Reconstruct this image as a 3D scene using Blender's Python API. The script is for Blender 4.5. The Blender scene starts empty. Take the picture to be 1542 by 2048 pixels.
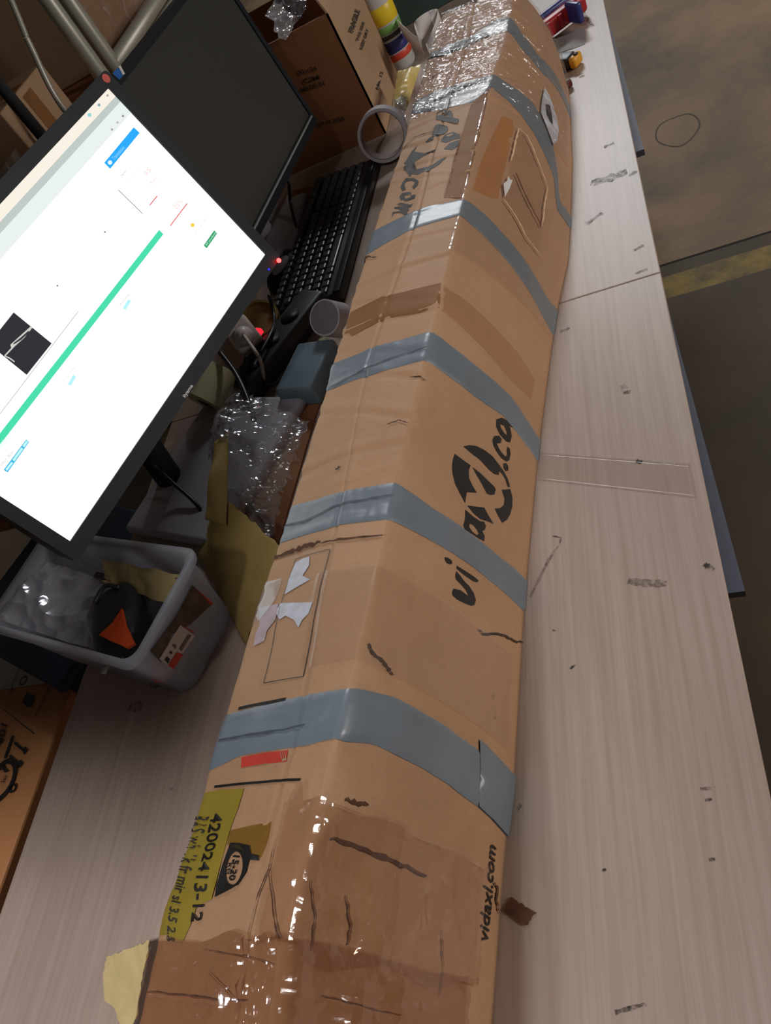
import bpy, bmesh, math, random
import numpy as np
from mathutils import Vector, Matrix, noise, geometry

random.seed(7); np.random.seed(7)
SC = bpy.context.scene
COL = SC.collection

# ------------------------------------------------------------------ camera
TZ = 0.85                      # height of the bench top above the floor (m)
CAM = np.array([0.0, 0.0, TZ + 0.70])
FPX = 1495.218                 # focal length in pixels of a 1542 x 2048 frame
R = np.array([[0.89689808, 0.19316168, 0.39782207],
              [0.08771549, 0.80399310, -0.58813356],
              [-0.43345106, 0.56239102, 0.70415660]])
cd = bpy.data.cameras.new('camera')
cam = bpy.data.objects.new('camera', cd); COL.objects.link(cam)
M4 = Matrix([list(R[0]) + [CAM[0]], list(R[1]) + [CAM[1]], list(R[2]) + [CAM[2]], [0, 0, 0, 1]])
cam.matrix_world = M4
cd.sensor_fit = 'VERTICAL'; cd.sensor_height = 24.0; cd.lens = FPX / 2048 * 24.0
cd.clip_start = 0.01; cd.clip_end = 100
SC.camera = cam

# ------------------------------------------------------------------ world, lamps, exposure
w = bpy.data.worlds.new('world'); SC.world = w; w.use_nodes = True
w.node_tree.nodes['Background'].inputs[0].default_value = (1.0, 0.94, 0.88, 1)
w.node_tree.nodes['Background'].inputs[1].default_value = 0.032
SC.view_settings.view_transform = 'Standard'; SC.view_settings.look = 'None'
SC.view_settings.gamma = 1; SC.view_settings.exposure = 0.0
SC.view_settings.use_curve_mapping = False

def area(name, loc, target, size, power, color, spread=180):
    l = bpy.data.lights.new(name, 'AREA'); l.energy = power; l.color = color
    l.spread = math.radians(spread); l.shape = 'RECTANGLE'; l.size, l.size_y = size
    o = bpy.data.objects.new(name, l); COL.objects.link(o); o.location = loc
    d = Vector(target) - Vector(loc)
    o.rotation_euler = d.to_track_quat('-Z', 'Y').to_euler()
    return o
# rows of warehouse ceiling lamps: over the far aisle, over the near aisle, over the bench row
area('lamp_far_aisle', (-0.25, 7.2, 4.6), (0.0, 1.6, TZ), (1.8, 0.5), 145, (0.93, 0.97, 1.0))
area('lamp_side_aisle', (4.4, 0.9, 2.35), (-.2, 0.8, TZ), (0.4, 1.6), 102, (1.0, 0.93, 0.86))
area('lamp_bench_row', (-1.0, -1.0, 3.4), (-1.15, 0.0, TZ), (0.7, 0.25), 14, (0.98, 0.97, 1.0), 90)

# ------------------------------------------------------------------ measuring helpers
def ray(px, py):
    return R @ np.array([px - 771.0, -(py - 1024.0), -FPX])
def P(px, py, h=0.0):                       # point at height h above the bench top
    d = ray(px, py); return CAM + d * ((TZ + h - CAM[2]) / d[2])
def PX(px, py, x):
    d = ray(px, py); return CAM + d * ((x - CAM[0]) / d[0])
def PY(px, py, y):
    d = ray(px, py); return CAM + d * ((y - CAM[1]) / d[1])
def PL(px, py, pt, n):
    d = ray(px, py); return CAM + d * (((np.array(pt) - CAM) @ n) / (d @ n))
def proj(p):
    v = (np.asarray(p) - CAM) @ R
    return np.stack([771 + v[..., 0] * FPX / -v[..., 2], 1024 - v[..., 1] * FPX / -v[..., 2]], -1)

# ------------------------------------------------------------------ materials
def lin(c):
    return tuple((x / 12.92 if x <= 0.04045 else ((x + 0.055) / 1.055) ** 2.4) for x in [v / 255 for v in c]) + (1,)
def new_mat(name):
    m = bpy.data.materials.new(name); m.use_nodes = True
    nt = m.node_tree; return m, nt, nt.nodes['Principled BSDF']
def N(nt, t, **k):
    n = nt.nodes.new(t)
    for a, b in k.items():
        if a in n.inputs: n.inputs[a].default_value = b
        else: setattr(n, a, b)
    return n
def mat(name, rgb, rough=0.5, metal=0.0, var=0.12, scale=40.0, bump=0.05, coat=0.0, stretch=None, emit=None, spec=None, rgb2=None, detail=4.0):
    m, nt, b = new_mat(name)
    tc = N(nt, 'ShaderNodeTexCoord'); mp = N(nt, 'ShaderNodeMapping')
    if stretch: mp.inputs['Scale'].default_value = stretch
    nt.links.new(tc.outputs['Object'], mp.inputs['Vector'])
    nz = N(nt, 'ShaderNodeTexNoise', Scale=scale, Detail=detail)
    nt.links.new(mp.outputs[0], nz.inputs['Vector'])
    rp = N(nt, 'ShaderNodeValToRGB')
    c = lin(rgb); c2 = lin(rgb2) if rgb2 else tuple(min(1, x * (1 + var)) for x in c[:3]) + (1,)
    c1 = c if rgb2 else tuple(x * (1 - var) for x in c[:3]) + (1,)
    rp.color_ramp.elements[0].position = 0.3; rp.color_ramp.elements[1].position = 0.7
    rp.color_ramp.elements[0].color = c1; rp.color_ramp.elements[1].color = c2
    nt.links.new(nz.outputs['Fac'], rp.inputs[0]); nt.links.new(rp.outputs[0], b.inputs['Base Color'])
    b.inputs['Roughness'].default_value = rough; b.inputs['Metallic'].default_value = metal
    b.inputs['Coat Weight'].default_value = coat
    if spec is not None: b.inputs['Specular IOR Level'].default_value = spec
    if bump:
        bp = N(nt, 'ShaderNodeBump', Strength=bump, Distance=0.004)
        nt.links.new(nz.outputs['Fac'], bp.inputs['Height']); nt.links.new(bp.outputs[0], b.inputs['Normal'])
    if emit:
        b.inputs['Emission Color'].default_value = lin(emit[0]); b.inputs['Emission Strength'].default_value = emit[1]
    return m
def emis(name, rgb, s=1.0):
    m, nt, b = new_mat(name)
    b.inputs['Base Color'].default_value = (0.01, 0.01, 0.01, 1); b.inputs['Roughness'].default_value = 0.5; b.inputs['Specular IOR Level'].default_value = 0.15
    b.inputs['Emission Color'].default_value = lin(rgb); b.inputs['Emission Strength'].default_value = s
    return m
def film(name, tint=(1, 1, 1), gloss=0.16, rough=0.12, haze=0.03, scale=60.0, bump=0.5, stretch=(1, 1, 1), hazecol=(0.8, 0.8, 0.82, 1)):
    """thin clear plastic: see-through, a little milky, glossy and wrinkled"""
    m, nt, b = new_mat(name); nt.nodes.remove(b)
    out = nt.nodes['Material Output']
    tc = N(nt, 'ShaderNodeTexCoord'); mp = N(nt, 'ShaderNodeMapping'); mp.inputs['Scale'].default_value = stretch
    nt.links.new(tc.outputs['Object'], mp.inputs['Vector'])
    nz = N(nt, 'ShaderNodeTexNoise', Scale=scale, Detail=3.0, Distortion=0.6)
    nt.links.new(mp.outputs[0], nz.inputs['Vector'])
    bp = N(nt, 'ShaderNodeBump', Strength=bump, Distance=0.01)
    nt.links.new(nz.outputs['Fac'], bp.inputs['Height'])
    tr = N(nt, 'ShaderNodeBsdfTransparent'); tr.inputs[0].default_value = tuple(tint) + (1,)
    df = N(nt, 'ShaderNodeBsdfDiffuse'); df.inputs[0].default_value = hazecol
    gl = N(nt, 'ShaderNodeBsdfGlossy'); gl.inputs['Roughness'].default_value = rough; gl.inputs[0].default_value = (0.95, 0.97, 1, 1)
    nt.links.new(bp.outputs[0], gl.inputs['Normal'])
    m1 = N(nt, 'ShaderNodeMixShader'); m1.inputs[0].default_value = haze
    nt.links.new(tr.outputs[0], m1.inputs[1]); nt.links.new(df.outputs[0], m1.inputs[2])
    fr = N(nt, 'ShaderNodeLayerWeight', Blend=0.5); nt.links.new(bp.outputs[0], fr.inputs['Normal'])
    pw = N(nt, 'ShaderNodeMath', operation='POWER'); pw.inputs[1].default_value = 4.0
    nt.links.new(fr.outputs['Facing'], pw.inputs[0])
    ad = N(nt, 'ShaderNodeMath', operation='MULTIPLY_ADD', use_clamp=True)
    ad.inputs[1].default_value = 0.35; ad.inputs[2].default_value = gloss
    nt.links.new(pw.outputs[0], ad.inputs[0])
    m2 = N(nt, 'ShaderNodeMixShader'); nt.links.new(ad.outputs[0], m2.inputs[0])
    nt.links.new(m1.outputs[0], m2.inputs[1]); nt.links.new(gl.outputs[0], m2.inputs[2])
    nt.links.new(m2.outputs[0], out.inputs[0])
    return m

def cardboard(name, rgb, rgb2, rough=0.62, lines=True, axis='Y'):
    m, nt, b = new_mat(name)
    tc = N(nt, 'ShaderNodeTexCoord')
    nz = N(nt, 'ShaderNodeTexNoise', Scale=5.0, Detail=5.0, Roughness=0.6)
    nt.links.new(tc.outputs['Object'], nz.inputs['Vector'])
    rp = N(nt, 'ShaderNodeValToRGB')
    rp.color_ramp.elements[0].position = 0.32; rp.color_ramp.elements[1].position = 0.72
    rp.color_ramp.elements[0].color = lin(rgb); rp.color_ramp.elements[1].color = lin(rgb2)
    nt.links.new(nz.outputs['Fac'], rp.inputs[0])
    fib = N(nt, 'ShaderNodeTexNoise', Scale=260.0, Detail=3.0)
    nt.links.new(tc.outputs['Object'], fib.inputs['Vector'])
    mx = N(nt, 'ShaderNodeMix', data_type='RGBA', blend_type='MULTIPLY'); mx.inputs[0].default_value = 0.18
    nt.links.new(rp.outputs[0], mx.inputs[6]); nt.links.new(fib.outputs['Fac'], mx.inputs[7])
    nt.links.new(mx.outputs[2], b.inputs['Base Color'])
    b.inputs['Roughness'].default_value = rough
    wv = N(nt, 'ShaderNodeTexWave', Scale=32.0, Distortion=0.6, bands_direction=axis)
    wv.inputs['Detail'].default_value = 1.0
    nt.links.new(tc.outputs['Object'], wv.inputs['Vector'])
    bp = N(nt, 'ShaderNodeBump', Strength=0.045 if lines else 0.02, Distance=0.002)
    nt.links.new(wv.outputs['Fac'], bp.inputs['Height'])
    bp2 = N(nt, 'ShaderNodeBump', Strength=0.25, Distance=0.006)
    nt.links.new(nz.outputs['Fac'], bp2.inputs['Height']); nt.links.new(bp.outputs[0], bp2.inputs['Normal'])
    nt.links.new(bp2.outputs[0], b.inputs['Normal'])
    return m

MT = {}
MT['card'] = cardboard('carton_board', (178, 137, 102), (194, 151, 114))
MT['card_brown'] = cardboard('brown_board', (140, 90, 54), (158, 104, 66))
MT['card_floor'] = cardboard('orange_board', (176, 118, 70), (192, 132, 82))
MT['card_tan'] = cardboard('tan_board', (172, 140, 110), (186, 152, 120))
MT['card_rack'] = cardboard('rack_board', (150, 112, 82), (170, 128, 96))
MT['card_torn'] = mat('torn_board', (92, 58, 38), 0.9, var=0.25, scale=90, bump=0.3)
MT['ink'] = mat('print_ink', (30, 27, 26), 0.45, var=0.3, scale=30, bump=0)
MT['ink_soft'] = mat('faded_ink', (58, 52, 48), 0.6, var=0.3, scale=60, bump=0)
MT['ink_rust'] = mat('box_ink', (62, 42, 30), 0.7, var=0.2, scale=60, bump=0)
MT['duct'] = mat('duct_tape_silver', (114, 123, 132), 0.35, 0.0, var=0.07, scale=14, bump=0.10, spec=0.6)
MT['browntape'] = mat('brown_tape', (134, 92, 56), 0.6, var=0.10, scale=14, bump=0.06, spec=0.25)
MT['olive'] = mat('olive_label', (150, 130, 46), 0.4, var=0.10, scale=14, bump=0.03)
MT['red'] = mat('red_print', (196, 62, 50), 0.45, var=0.1, scale=60, bump=0)
MT['white_residue'] = mat('label_residue', (196, 196, 206), 0.5, var=0.12, scale=90, bump=0.05)
MT['lilac'] = mat('lilac_residue', (170, 148, 150), 0.5, rgb2=(196, 178, 188), scale=30, bump=0.05)
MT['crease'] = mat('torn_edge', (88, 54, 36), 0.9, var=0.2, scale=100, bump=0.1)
MT['crease_md'] = mat('crease_shade', (126, 86, 60), 0.9, var=0.2, scale=100, bump=0.1)
MT['crease_lt'] = mat('paper_edge', (214, 180, 146), 0.8, var=0.1, scale=100, bump=0)
MT['paperwhite'] = mat('white_paper', (214, 208, 206), 0.7, var=0.05, scale=40, bump=0.05)
MT['film_wrap'] = film('clear_tape_wrap', (0.84, 0.71, 0.60), 0.10, 0.12, 0.02, 15, 0.5)
MT['film_mid'] = film('clear_tape_mid', (0.93, 0.85, 0.77), 0.08, 0.09, 0.02, 26, 0.5)
MT['film_far'] = film('clear_tape_far', (0.95, 0.92, 0.89), 0.055, 0.12, 0.05, 30, 0.6, (0.7, 2.2, 1.5))
MT['film_flat'] = film('clear_tape_flat', (0.97, 0.945, 0.92), 0.05, 0.14, 0.025, 12, 0.14)
MT['film_crinkle'] = film('crinkled_film', (0.95, 0.95, 0.96), 0.10, 0.12, 0.07, 24, 0.35)
MT['film_bag'] = film('plastic_bag', (0.92, 0.93, 0.97), 0.10, 0.12, 0.16, 16, 0.3)
MT['black'] = mat('black_plastic', (50, 51, 53), 0.42, var=0.1, scale=300, bump=0.03)
MT['bezel'] = mat('bezel_black', (32, 36, 43), 0.5, spec=0.2, var=0.06, scale=300, bump=0.02)
MT['blackscr'] = mat('dark_screen', (60, 60, 57), 0.40, var=0.02, scale=300, bump=0.0, spec=0.4)
MT['keycap'] = mat('keycap_black', (72, 76, 76), 0.33, var=0.08, scale=300, bump=0.02)
MT['grey_base'] = mat('grey_plastic', (172, 167, 174), 0.5, var=0.05, scale=200, bump=0.03)
MT['grey_line'] = mat('grey_trim', (168, 170, 170), 0.3, 0.4, var=0.05, scale=100, bump=0)
MT['whiteplug'] = mat('white_plastic', (208, 200, 198), 0.4, var=0.03, scale=100, bump=0)
MT['cable'] = mat('cable_black', (22, 22, 24), 0.4, var=0.1, scale=100, bump=0)
MT['cable_w'] = mat('cable_white', (196, 186, 176), 0.5, var=0.05, scale=100, bump=0)
MT['kraft'] = mat('kraft_paper', (160, 134, 74), 0.75, var=0.10, scale=12, bump=0.15)
MT['kraft_lt'] = mat('kraft_paper_light', (206, 184, 128), 0.75, var=0.08, scale=12, bump=0.15)
MT['cream'] = mat('cream_paper', (196, 196, 160), 0.7, var=0.05, scale=20, bump=0.05)
MT['core'] = mat('roll_core', (188, 180, 184), 0.5, var=0.05, scale=60, bump=0.03)
MT['corein'] = mat('roll_core_inside', (128, 108, 104), 0.7, var=0.08, scale=60, bump=0.03)
MT['rollface'] = mat('roll_face', (120, 114, 122), 0.6, var=0.06, scale=60, bump=0.03)
MT['orange'] = mat('orange_plastic', (228, 84, 32), 0.45, var=0.05, scale=100, bump=0.02)
MT['orange_dk'] = mat('orange_rag', (176, 92, 62), 0.8, var=0.15, scale=60, bump=0.2)
MT['yellow'] = mat('yellow_plastic', (226, 160, 40), 0.4, var=0.05, scale=100, bump=0.02)
MT['yellowpack'] = mat('yellow_pack', (206, 178, 96), 0.35, rgb2=(222, 200, 130), scale=20, bump=0.4)
MT['redtool'] = mat('red_grip', (170, 30, 36), 0.4, var=0.1, scale=80, bump=0.02)
MT['bluetool'] = mat('blue_grip', (52, 56, 116), 0.35, var=0.1, scale=80, bump=0.02)
MT['slate'] = mat('slate_plastic', (104, 124, 136), 0.5, var=0.1, scale=30, bump=0.03)
MT['navy'] = mat('navy_plastic', (32, 48, 64), 0.55, var=0.1, scale=30, bump=0.03)
MT['green'] = mat('green_crate', (62, 84, 78), 0.5, var=0.1, scale=20, bump=0.03)
MT['greyboard'] = mat('grey_board', (118, 122, 140), 0.55, var=0.05, scale=60, bump=0.04)
MT['steel'] = mat('rack_steel', (176, 174, 162), 0.42, 0.3, var=0.05, scale=40, bump=0.02)
MT['leg'] = mat('leg_steel', (90, 92, 96), 0.45, 0.5, var=0.05, scale=40, bump=0.02)
MT['blueplastic'] = mat('blue_label', (40, 104, 178), 0.4, var=0.05, scale=40, bump=0)
MT['multi_red'] = mat('red_label', (206, 70, 50), 0.4, var=0.05, scale=40, bump=0)
MT['multi_yel'] = mat('yellow_label', (230, 200, 40), 0.4, var=0.05, scale=40, bump=0)
MT['multi_grn'] = mat('green_label', (120, 170, 90), 0.4, var=0.05, scale=40, bump=0)
MT['bottle'] = mat('bottle_white', (190, 190, 188), 0.35, var=0.04, scale=40, bump=0)
MT['barcode'] = mat('label_grey', (120, 112, 108), 0.6, var=0.25, scale=220, bump=0)
MT['photo'] = mat('label_photo', (58, 44, 42), 0.35, rgb2=(104, 84, 78), scale=60, bump=0)
MT['scuff'] = mat('scuff_dirt', (150, 132, 118), 0.8, var=0.3, scale=120, bump=0)
MT['scuff_dk'] = mat('scuff_dirt_dark', (104, 90, 80), 0.8, var=0.3, scale=120, bump=0)
MT['scuff_gr'] = mat('scuff_grey', (150, 146, 140), 0.7, rgb2=(172, 168, 162), scale=80, bump=0)
MT['stain'] = mat('concrete_stain', (88, 78, 66), 0.8, var=0.1, scale=20, bump=0)
def smudge(name, rgb, dens, scale=160.0):
    m, nt, b = new_mat(name); out = nt.nodes['Material Output']
    b.inputs['Base Color'].default_value = lin(rgb); b.inputs['Roughness'].default_value = 0.8
    tc = N(nt, 'ShaderNodeNewGeometry'); nz = N(nt, 'ShaderNodeTexNoise', Scale=scale, Detail=4.0, Roughness=0.7)
    nt.links.new(tc.outputs['Position'], nz.inputs['Vector'])
    mr = N(nt, 'ShaderNodeMapRange'); mr.inputs[1].default_value = 0.36; mr.inputs[2].default_value = 0.62; mr.inputs[4].default_value = dens
    nt.links.new(nz.outputs['Fac'], mr.inputs[0])
    tr = N(nt, 'ShaderNodeBsdfTransparent'); x = N(nt, 'ShaderNodeMixShader')
    nt.links.new(mr.outputs[0], x.inputs[0]); nt.links.new(tr.outputs[0], x.inputs[1]); nt.links.new(b.outputs[0], x.inputs[2])
    nt.links.new(x.outputs[0], out.inputs[0]); return m
MT['scuff'] = smudge('scuff_dirt', (92, 80, 72), .55); MT['scuff_dk'] = smudge('scuff_dirt_dark', (52, 44, 40), .9); MT['scuff_gr'] = smudge('scuff_grey', (110, 108, 104), .6, 90.)
MT['greypaper'] = mat('grey_paper', (158, 152, 150), 0.7, var=0.05, scale=60, bump=0.03)
MT['led_red'] = emis('led_red', (255, 40, 40), 14.0)
MT['led_blue'] = emis('led_blue', (40, 40, 255), 2.0)
MT['switch'] = emis('lit_switch', (255, 40, 60), 1.2)
MT['slot'] = mat('floor_joint', (40, 34, 30), 0.9, var=0.1, scale=40, bump=0.05)

# translucent bin
def binmat():
    m, nt, b = new_mat('frosted_plastic')
    b.inputs['Base Color'].default_value = lin((206, 208, 218)); b.inputs['Roughness'].default_value = 0.3
    out = nt.nodes['Material Output']
    tr = N(nt, 'ShaderNodeBsdfTransparent'); tr.inputs[0].default_value = (0.80, 0.80, 0.84, 1)
    tl = N(nt, 'ShaderNodeBsdfTranslucent'); tl.inputs[0].default_value = (0.75, 0.76, 0.82, 1)
    a = N(nt, 'ShaderNodeMixShader'); a.inputs[0].default_value = 0.35
    nt.links.new(b.outputs[0], a.inputs[1]); nt.links.new(tl.outputs[0], a.inputs[2])
    nz = N(nt, 'ShaderNodeTexNoise', Scale=12.0); rp = N(nt, 'ShaderNodeMapRange')
    rp.inputs[3].default_value = 0.48; rp.inputs[4].default_value = 0.60
    nt.links.new(nz.outputs['Fac'], rp.inputs[0])
    x = N(nt, 'ShaderNodeMixShader')
    nt.links.new(rp.outputs[0], x.inputs[0]); nt.links.new(a.outputs[0], x.inputs[1]); nt.links.new(tr.outputs[0], x.inputs[2])
    nt.links.new(x.outputs[0], out.inputs[0]); return m
MT['bin'] = binmat()

def woodmat():
    m, nt, b = new_mat('pale_pine_laminate')
    tc = N(nt, 'ShaderNodeTexCoord'); mp = N(nt, 'ShaderNodeMapping'); mp.inputs['Scale'].default_value = (60, 1.6, 1)
    nt.links.new(tc.outputs['Object'], mp.inputs['Vector'])
    g = N(nt, 'ShaderNodeTexNoise', Scale=3.0, Detail=6.0, Roughness=0.62, Distortion=0.4)
    nt.links.new(mp.outputs[0], g.inputs['Vector'])
    rp = N(nt, 'ShaderNodeValToRGB')
    rp.color_ramp.elements[0].position = 0.25; rp.color_ramp.elements[1].position = 0.75
    rp.color_ramp.elements[0].color = lin((164, 143, 129)); rp.color_ramp.elements[1].color = lin((186, 167, 154))
    nt.links.new(g.outputs['Fac'], rp.inputs[0])
    pl = N(nt, 'ShaderNodeTexNoise', Scale=2.4, Detail=3.0)
    nt.links.new(tc.outputs['Object'], pl.inputs['Vector'])
    r2 = N(nt, 'ShaderNodeValToRGB'); r2.color_ramp.elements[0].color = (0.82, 0.8, 0.78, 1); r2.color_ramp.elements[1].color = (1, 1, 1, 1)
    r2.color_ramp.elements[0].position = 0.3; r2.color_ramp.elements[1].position = 0.6
    nt.links.new(pl.outputs['Fac'], r2.inputs[0])
    mx = N(nt, 'ShaderNodeMix', data_type='RGBA', blend_type='MULTIPLY'); mx.inputs[0].default_value = 0.7
    nt.links.new(rp.outputs[0], mx.inputs[6]); nt.links.new(r2.outputs[0], mx.inputs[7])
    nt.links.new(mx.outputs[2], b.inputs['Base Color'])
    b.inputs['Roughness'].default_value = 0.40; b.inputs['Specular IOR Level'].default_value = 0.5
    bp = N(nt, 'ShaderNodeBump', Strength=0.03, Distance=0.002); nt.links.new(g.outputs['Fac'], bp.inputs['Height'])
    nt.links.new(bp.outputs[0], b.inputs['Normal'])
    return m
MT['wood'] = woodmat()
MT['wood_edge'] = mat('chipboard_edge', (196, 158, 128), 0.6, var=0.15, scale=120, bump=0.1)

def floormat():
    m, nt, b = new_mat('worn_concrete')
    tc = N(nt, 'ShaderNodeNewGeometry')
    a = N(nt, 'ShaderNodeTexNoise', Scale=1.7, Detail=8.0, Roughness=0.62, Distortion=0.3)
    nt.links.new(tc.outputs['Position'], a.inputs['Vector'])
    rp = N(nt, 'ShaderNodeValToRGB')
    rp.color_ramp.elements[0].position = 0.34; rp.color_ramp.elements[1].position = 0.66
    rp.color_ramp.elements[0].color = lin((98, 86, 70)); rp.color_ramp.elements[1].color = lin((158, 128, 96))
    nt.links.new(a.outputs['Fac'], rp.inputs[0])
    # slab beyond the joint is browner; near slab has shade put into its colour
    sx = N(nt, 'ShaderNodeSeparateXYZ'); nt.links.new(tc.outputs['Position'], sx.inputs[0])
    st = N(nt, 'ShaderNodeMath', operation='LESS_THAN'); st.inputs[1].default_value = 2.015
    nt.links.new(sx.outputs['Y'], st.inputs[0])
    mg = N(nt, 'ShaderNodeMix', data_type='RGBA'); mg.inputs[7].default_value = lin((52, 44, 37))
    k = N(nt, 'ShaderNodeMath', operation='MULTIPLY'); k.inputs[1].default_value = 0.75
    nt.links.new(st.outputs[0], k.inputs[0]); nt.links.new(k.outputs[0], mg.inputs[0]); nt.links.new(rp.outputs[0], mg.inputs[6])
    # worn yellow guide line painted next to the joint
    d = N(nt, 'ShaderNodeMath', operation='SUBTRACT'); d.inputs[1].default_value = 1.915
    nt.links.new(sx.outputs['Y'], d.inputs[0])
    ab = N(nt, 'ShaderNodeMath', operation='ABSOLUTE'); nt.links.new(d.outputs[0], ab.inputs[0])
    ls = N(nt, 'ShaderNodeMath', operation='LESS_THAN'); ls.inputs[1].default_value = 0.05; nt.links.new(ab.outputs[0], ls.inputs[0])
    wn = N(nt, 'ShaderNodeTexNoise', Scale=9.0, Detail=6.0, Roughness=0.7); nt.links.new(tc.outputs['Position'], wn.inputs['Vector'])
    wr = N(nt, 'ShaderNodeMapRange'); wr.inputs[1].default_value = 0.36; wr.inputs[2].default_value = 0.62
    wr.inputs[3].default_value = 0.15; wr.inputs[4].default_value = 0.85
    nt.links.new(wn.outputs['Fac'], wr.inputs[0])
    mm = N(nt, 'ShaderNodeMath', operation='MULTIPLY'); nt.links.new(ls.outputs[0], mm.inputs[0]); nt.links.new(wr.outputs[0], mm.inputs[1])
    my = N(nt, 'ShaderNodeMix', data_type='RGBA'); my.inputs[7].default_value = lin((158, 134, 66))
    nt.links.new(mm.outputs[0], my.inputs[0]); nt.links.new(mg.outputs[2], my.inputs[6])
    nt.links.new(my.outputs[2], b.inputs['Base Color'])
    b.inputs['Roughness'].default_value = 0.72
    bp = N(nt, 'ShaderNodeBump', Strength=0.1, Distance=0.01); nt.links.new(wn.outputs['Fac'], bp.inputs['Height'])
    nt.links.new(bp.outputs[0], b.inputs['Normal'])
    return m
MT['floor'] = floormat()

# ------------------------------------------------------------------ object helpers
def thing(name, label, cat, loc=(0, 0, 0), group=None):
    o = bpy.data.objects.new(name, None); COL.objects.link(o); o.location = loc
    o.empty_display_size = 0.05
    o['label'] = label; o['category'] = cat
    if group: o['group'] = group
    return o
def tag(o, label, cat, group=None):
    o['label'] = label; o['category'] = cat
    if group: o['group'] = group
    return o
def obj(name, verts, faces, m, parent=None, smooth=False, label=None):
    me = bpy.data.meshes.new(name)
    me.from_pydata([tuple(map(float, v)) for v in verts], [], [tuple(int(i) for i in f) for f in faces])
    me.validate(); me.update()
    bm = bmesh.new(); bm.from_mesh(me)
    bmesh.ops.recalc_face_normals(bm, faces=bm.faces); bm.to_mesh(me); bm.free()
    return link(name, me, m, parent, smooth, label)
def link(name, me, m, parent=None, smooth=False, label=None):
    if m is not None: me.materials.append(m)
    if smooth: me.shade_smooth()
    o = bpy.data.objects.new(name, me); COL.objects.link(o)
    if parent:
        o.parent = parent
        off = Vector((0, 0, 0)); p = parent
        while p: off += p.location; p = p.parent
        o.location = -off          # mesh data is written in world coordinates
    else:
        # put the origin at the base of the mesh
        co = np.array([v.co for v in me.vertices]); c = (co.min(0) + co.max(0)) / 2; c[2] = co[:, 2].min()
        me.transform(Matrix.Translation(-Vector(c))); o.location = Vector(c)
    if label: o['label'] = label
    return o
def frame_box(C, u, v, n, du, dv, dn, bev=0.002, seg=2):
    """bevelled box with centre C, unit axes u v n and full sizes -> bmesh"""
    bm = bmesh.new(); bmesh.ops.create_cube(bm, size=1.0)
    bmesh.ops.scale(bm, vec=(du, dv, dn), verts=bm.verts)
    if bev: bmesh.ops.bevel(bm, geom=bm.edges[:], offset=min(bev, .45 * min(du, dv, dn)), segments=seg, affect='EDGES', profile=0.5)
    Mx = Matrix([[u[0], v[0], n[0], C[0]], [u[1], v[1], n[1], C[1]], [u[2], v[2], n[2], C[2]], [0, 0, 0, 1]])
    bm.transform(Mx); return bm
EX, EY, EZ = np.array([1., 0, 0]), np.array([0, 1., 0]), np.array([0, 0, 1.])
def rotz(a):
    a = math.radians(a); return np.array([math.cos(a), math.sin(a), 0]), np.array([-math.sin(a), math.cos(a), 0])
def boxo(name, C, u, v, n, d, m, parent=None, bev=0.002, seg=2, smooth=False, label=None):
    bm = frame_box(C, u, v, n, *d, bev, seg); me = bpy.data.meshes.new(name); bm.to_mesh(me); bm.free()
    return link(name, me, m, parent, smooth, label)
def catmull(pts, k=8):
    pts = [np.array(p, float) for p in pts]; out = []
    for i in range(len(pts) - 1):
        p0 = pts[max(i - 1, 0)]; p1 = pts[i]; p2 = pts[i + 1]; p3 = pts[min(i + 2, len(pts) - 1)]
        for t in np.linspace(0, 1, k, endpoint=False):
            out.append(0.5 * (2 * p1 + (p2 - p0) * t + (2 * p0 - 5 * p1 + 4 * p2 - p3) * t * t + (3 * p1 - p0 - 3 * p2 + p3) * t ** 3))
    out.append(pts[-1]); return out
def tube_geo(pts, r, seg=10, cap=True):
    V, F = [], []; n = len(pts); up = np.array([0.13, 0.21, 0.97])
    for i, p in enumerate(pts):
        t = np.array(pts[min(i + 1, n - 1)]) - np.array(pts[max(i - 1, 0)]); t = t / (np.linalg.norm(t) + 1e-9)
        a = np.cross(t, up); a /= np.linalg.norm(a) + 1e-9; b = np.cross(t, a)
        rr = r[i] if hasattr(r, '__len__') else r
        for k in range(seg):
            th = 2 * math.pi * k / seg; V.append(np.array(p) + rr * (math.cos(th) * a + math.sin(th) * b))
    for i in range(n - 1):
        for k in range(seg):
            F.append((i * seg + k, i * seg + (k + 1) % seg, (i + 1) * seg + (k + 1) % seg, (i + 1) * seg + k))
    if cap: F.append(tuple(range(seg))[::-1]); F.append(tuple((n - 1) * seg + k for k in range(seg)))
    return V, F
def tube(name, pts, r, m, parent=None, seg=10, curve=True, label=None):
    V, F = tube_geo(catmull(pts) if curve else pts, r, seg)
    return obj(name, V, F, m, parent, True, label)
def nz3(p, s, seed=0.0):
    return noise.noise(Vector((p[0] * s + seed, p[1] * s + seed * 1.7, p[2] * s - seed)))
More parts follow.
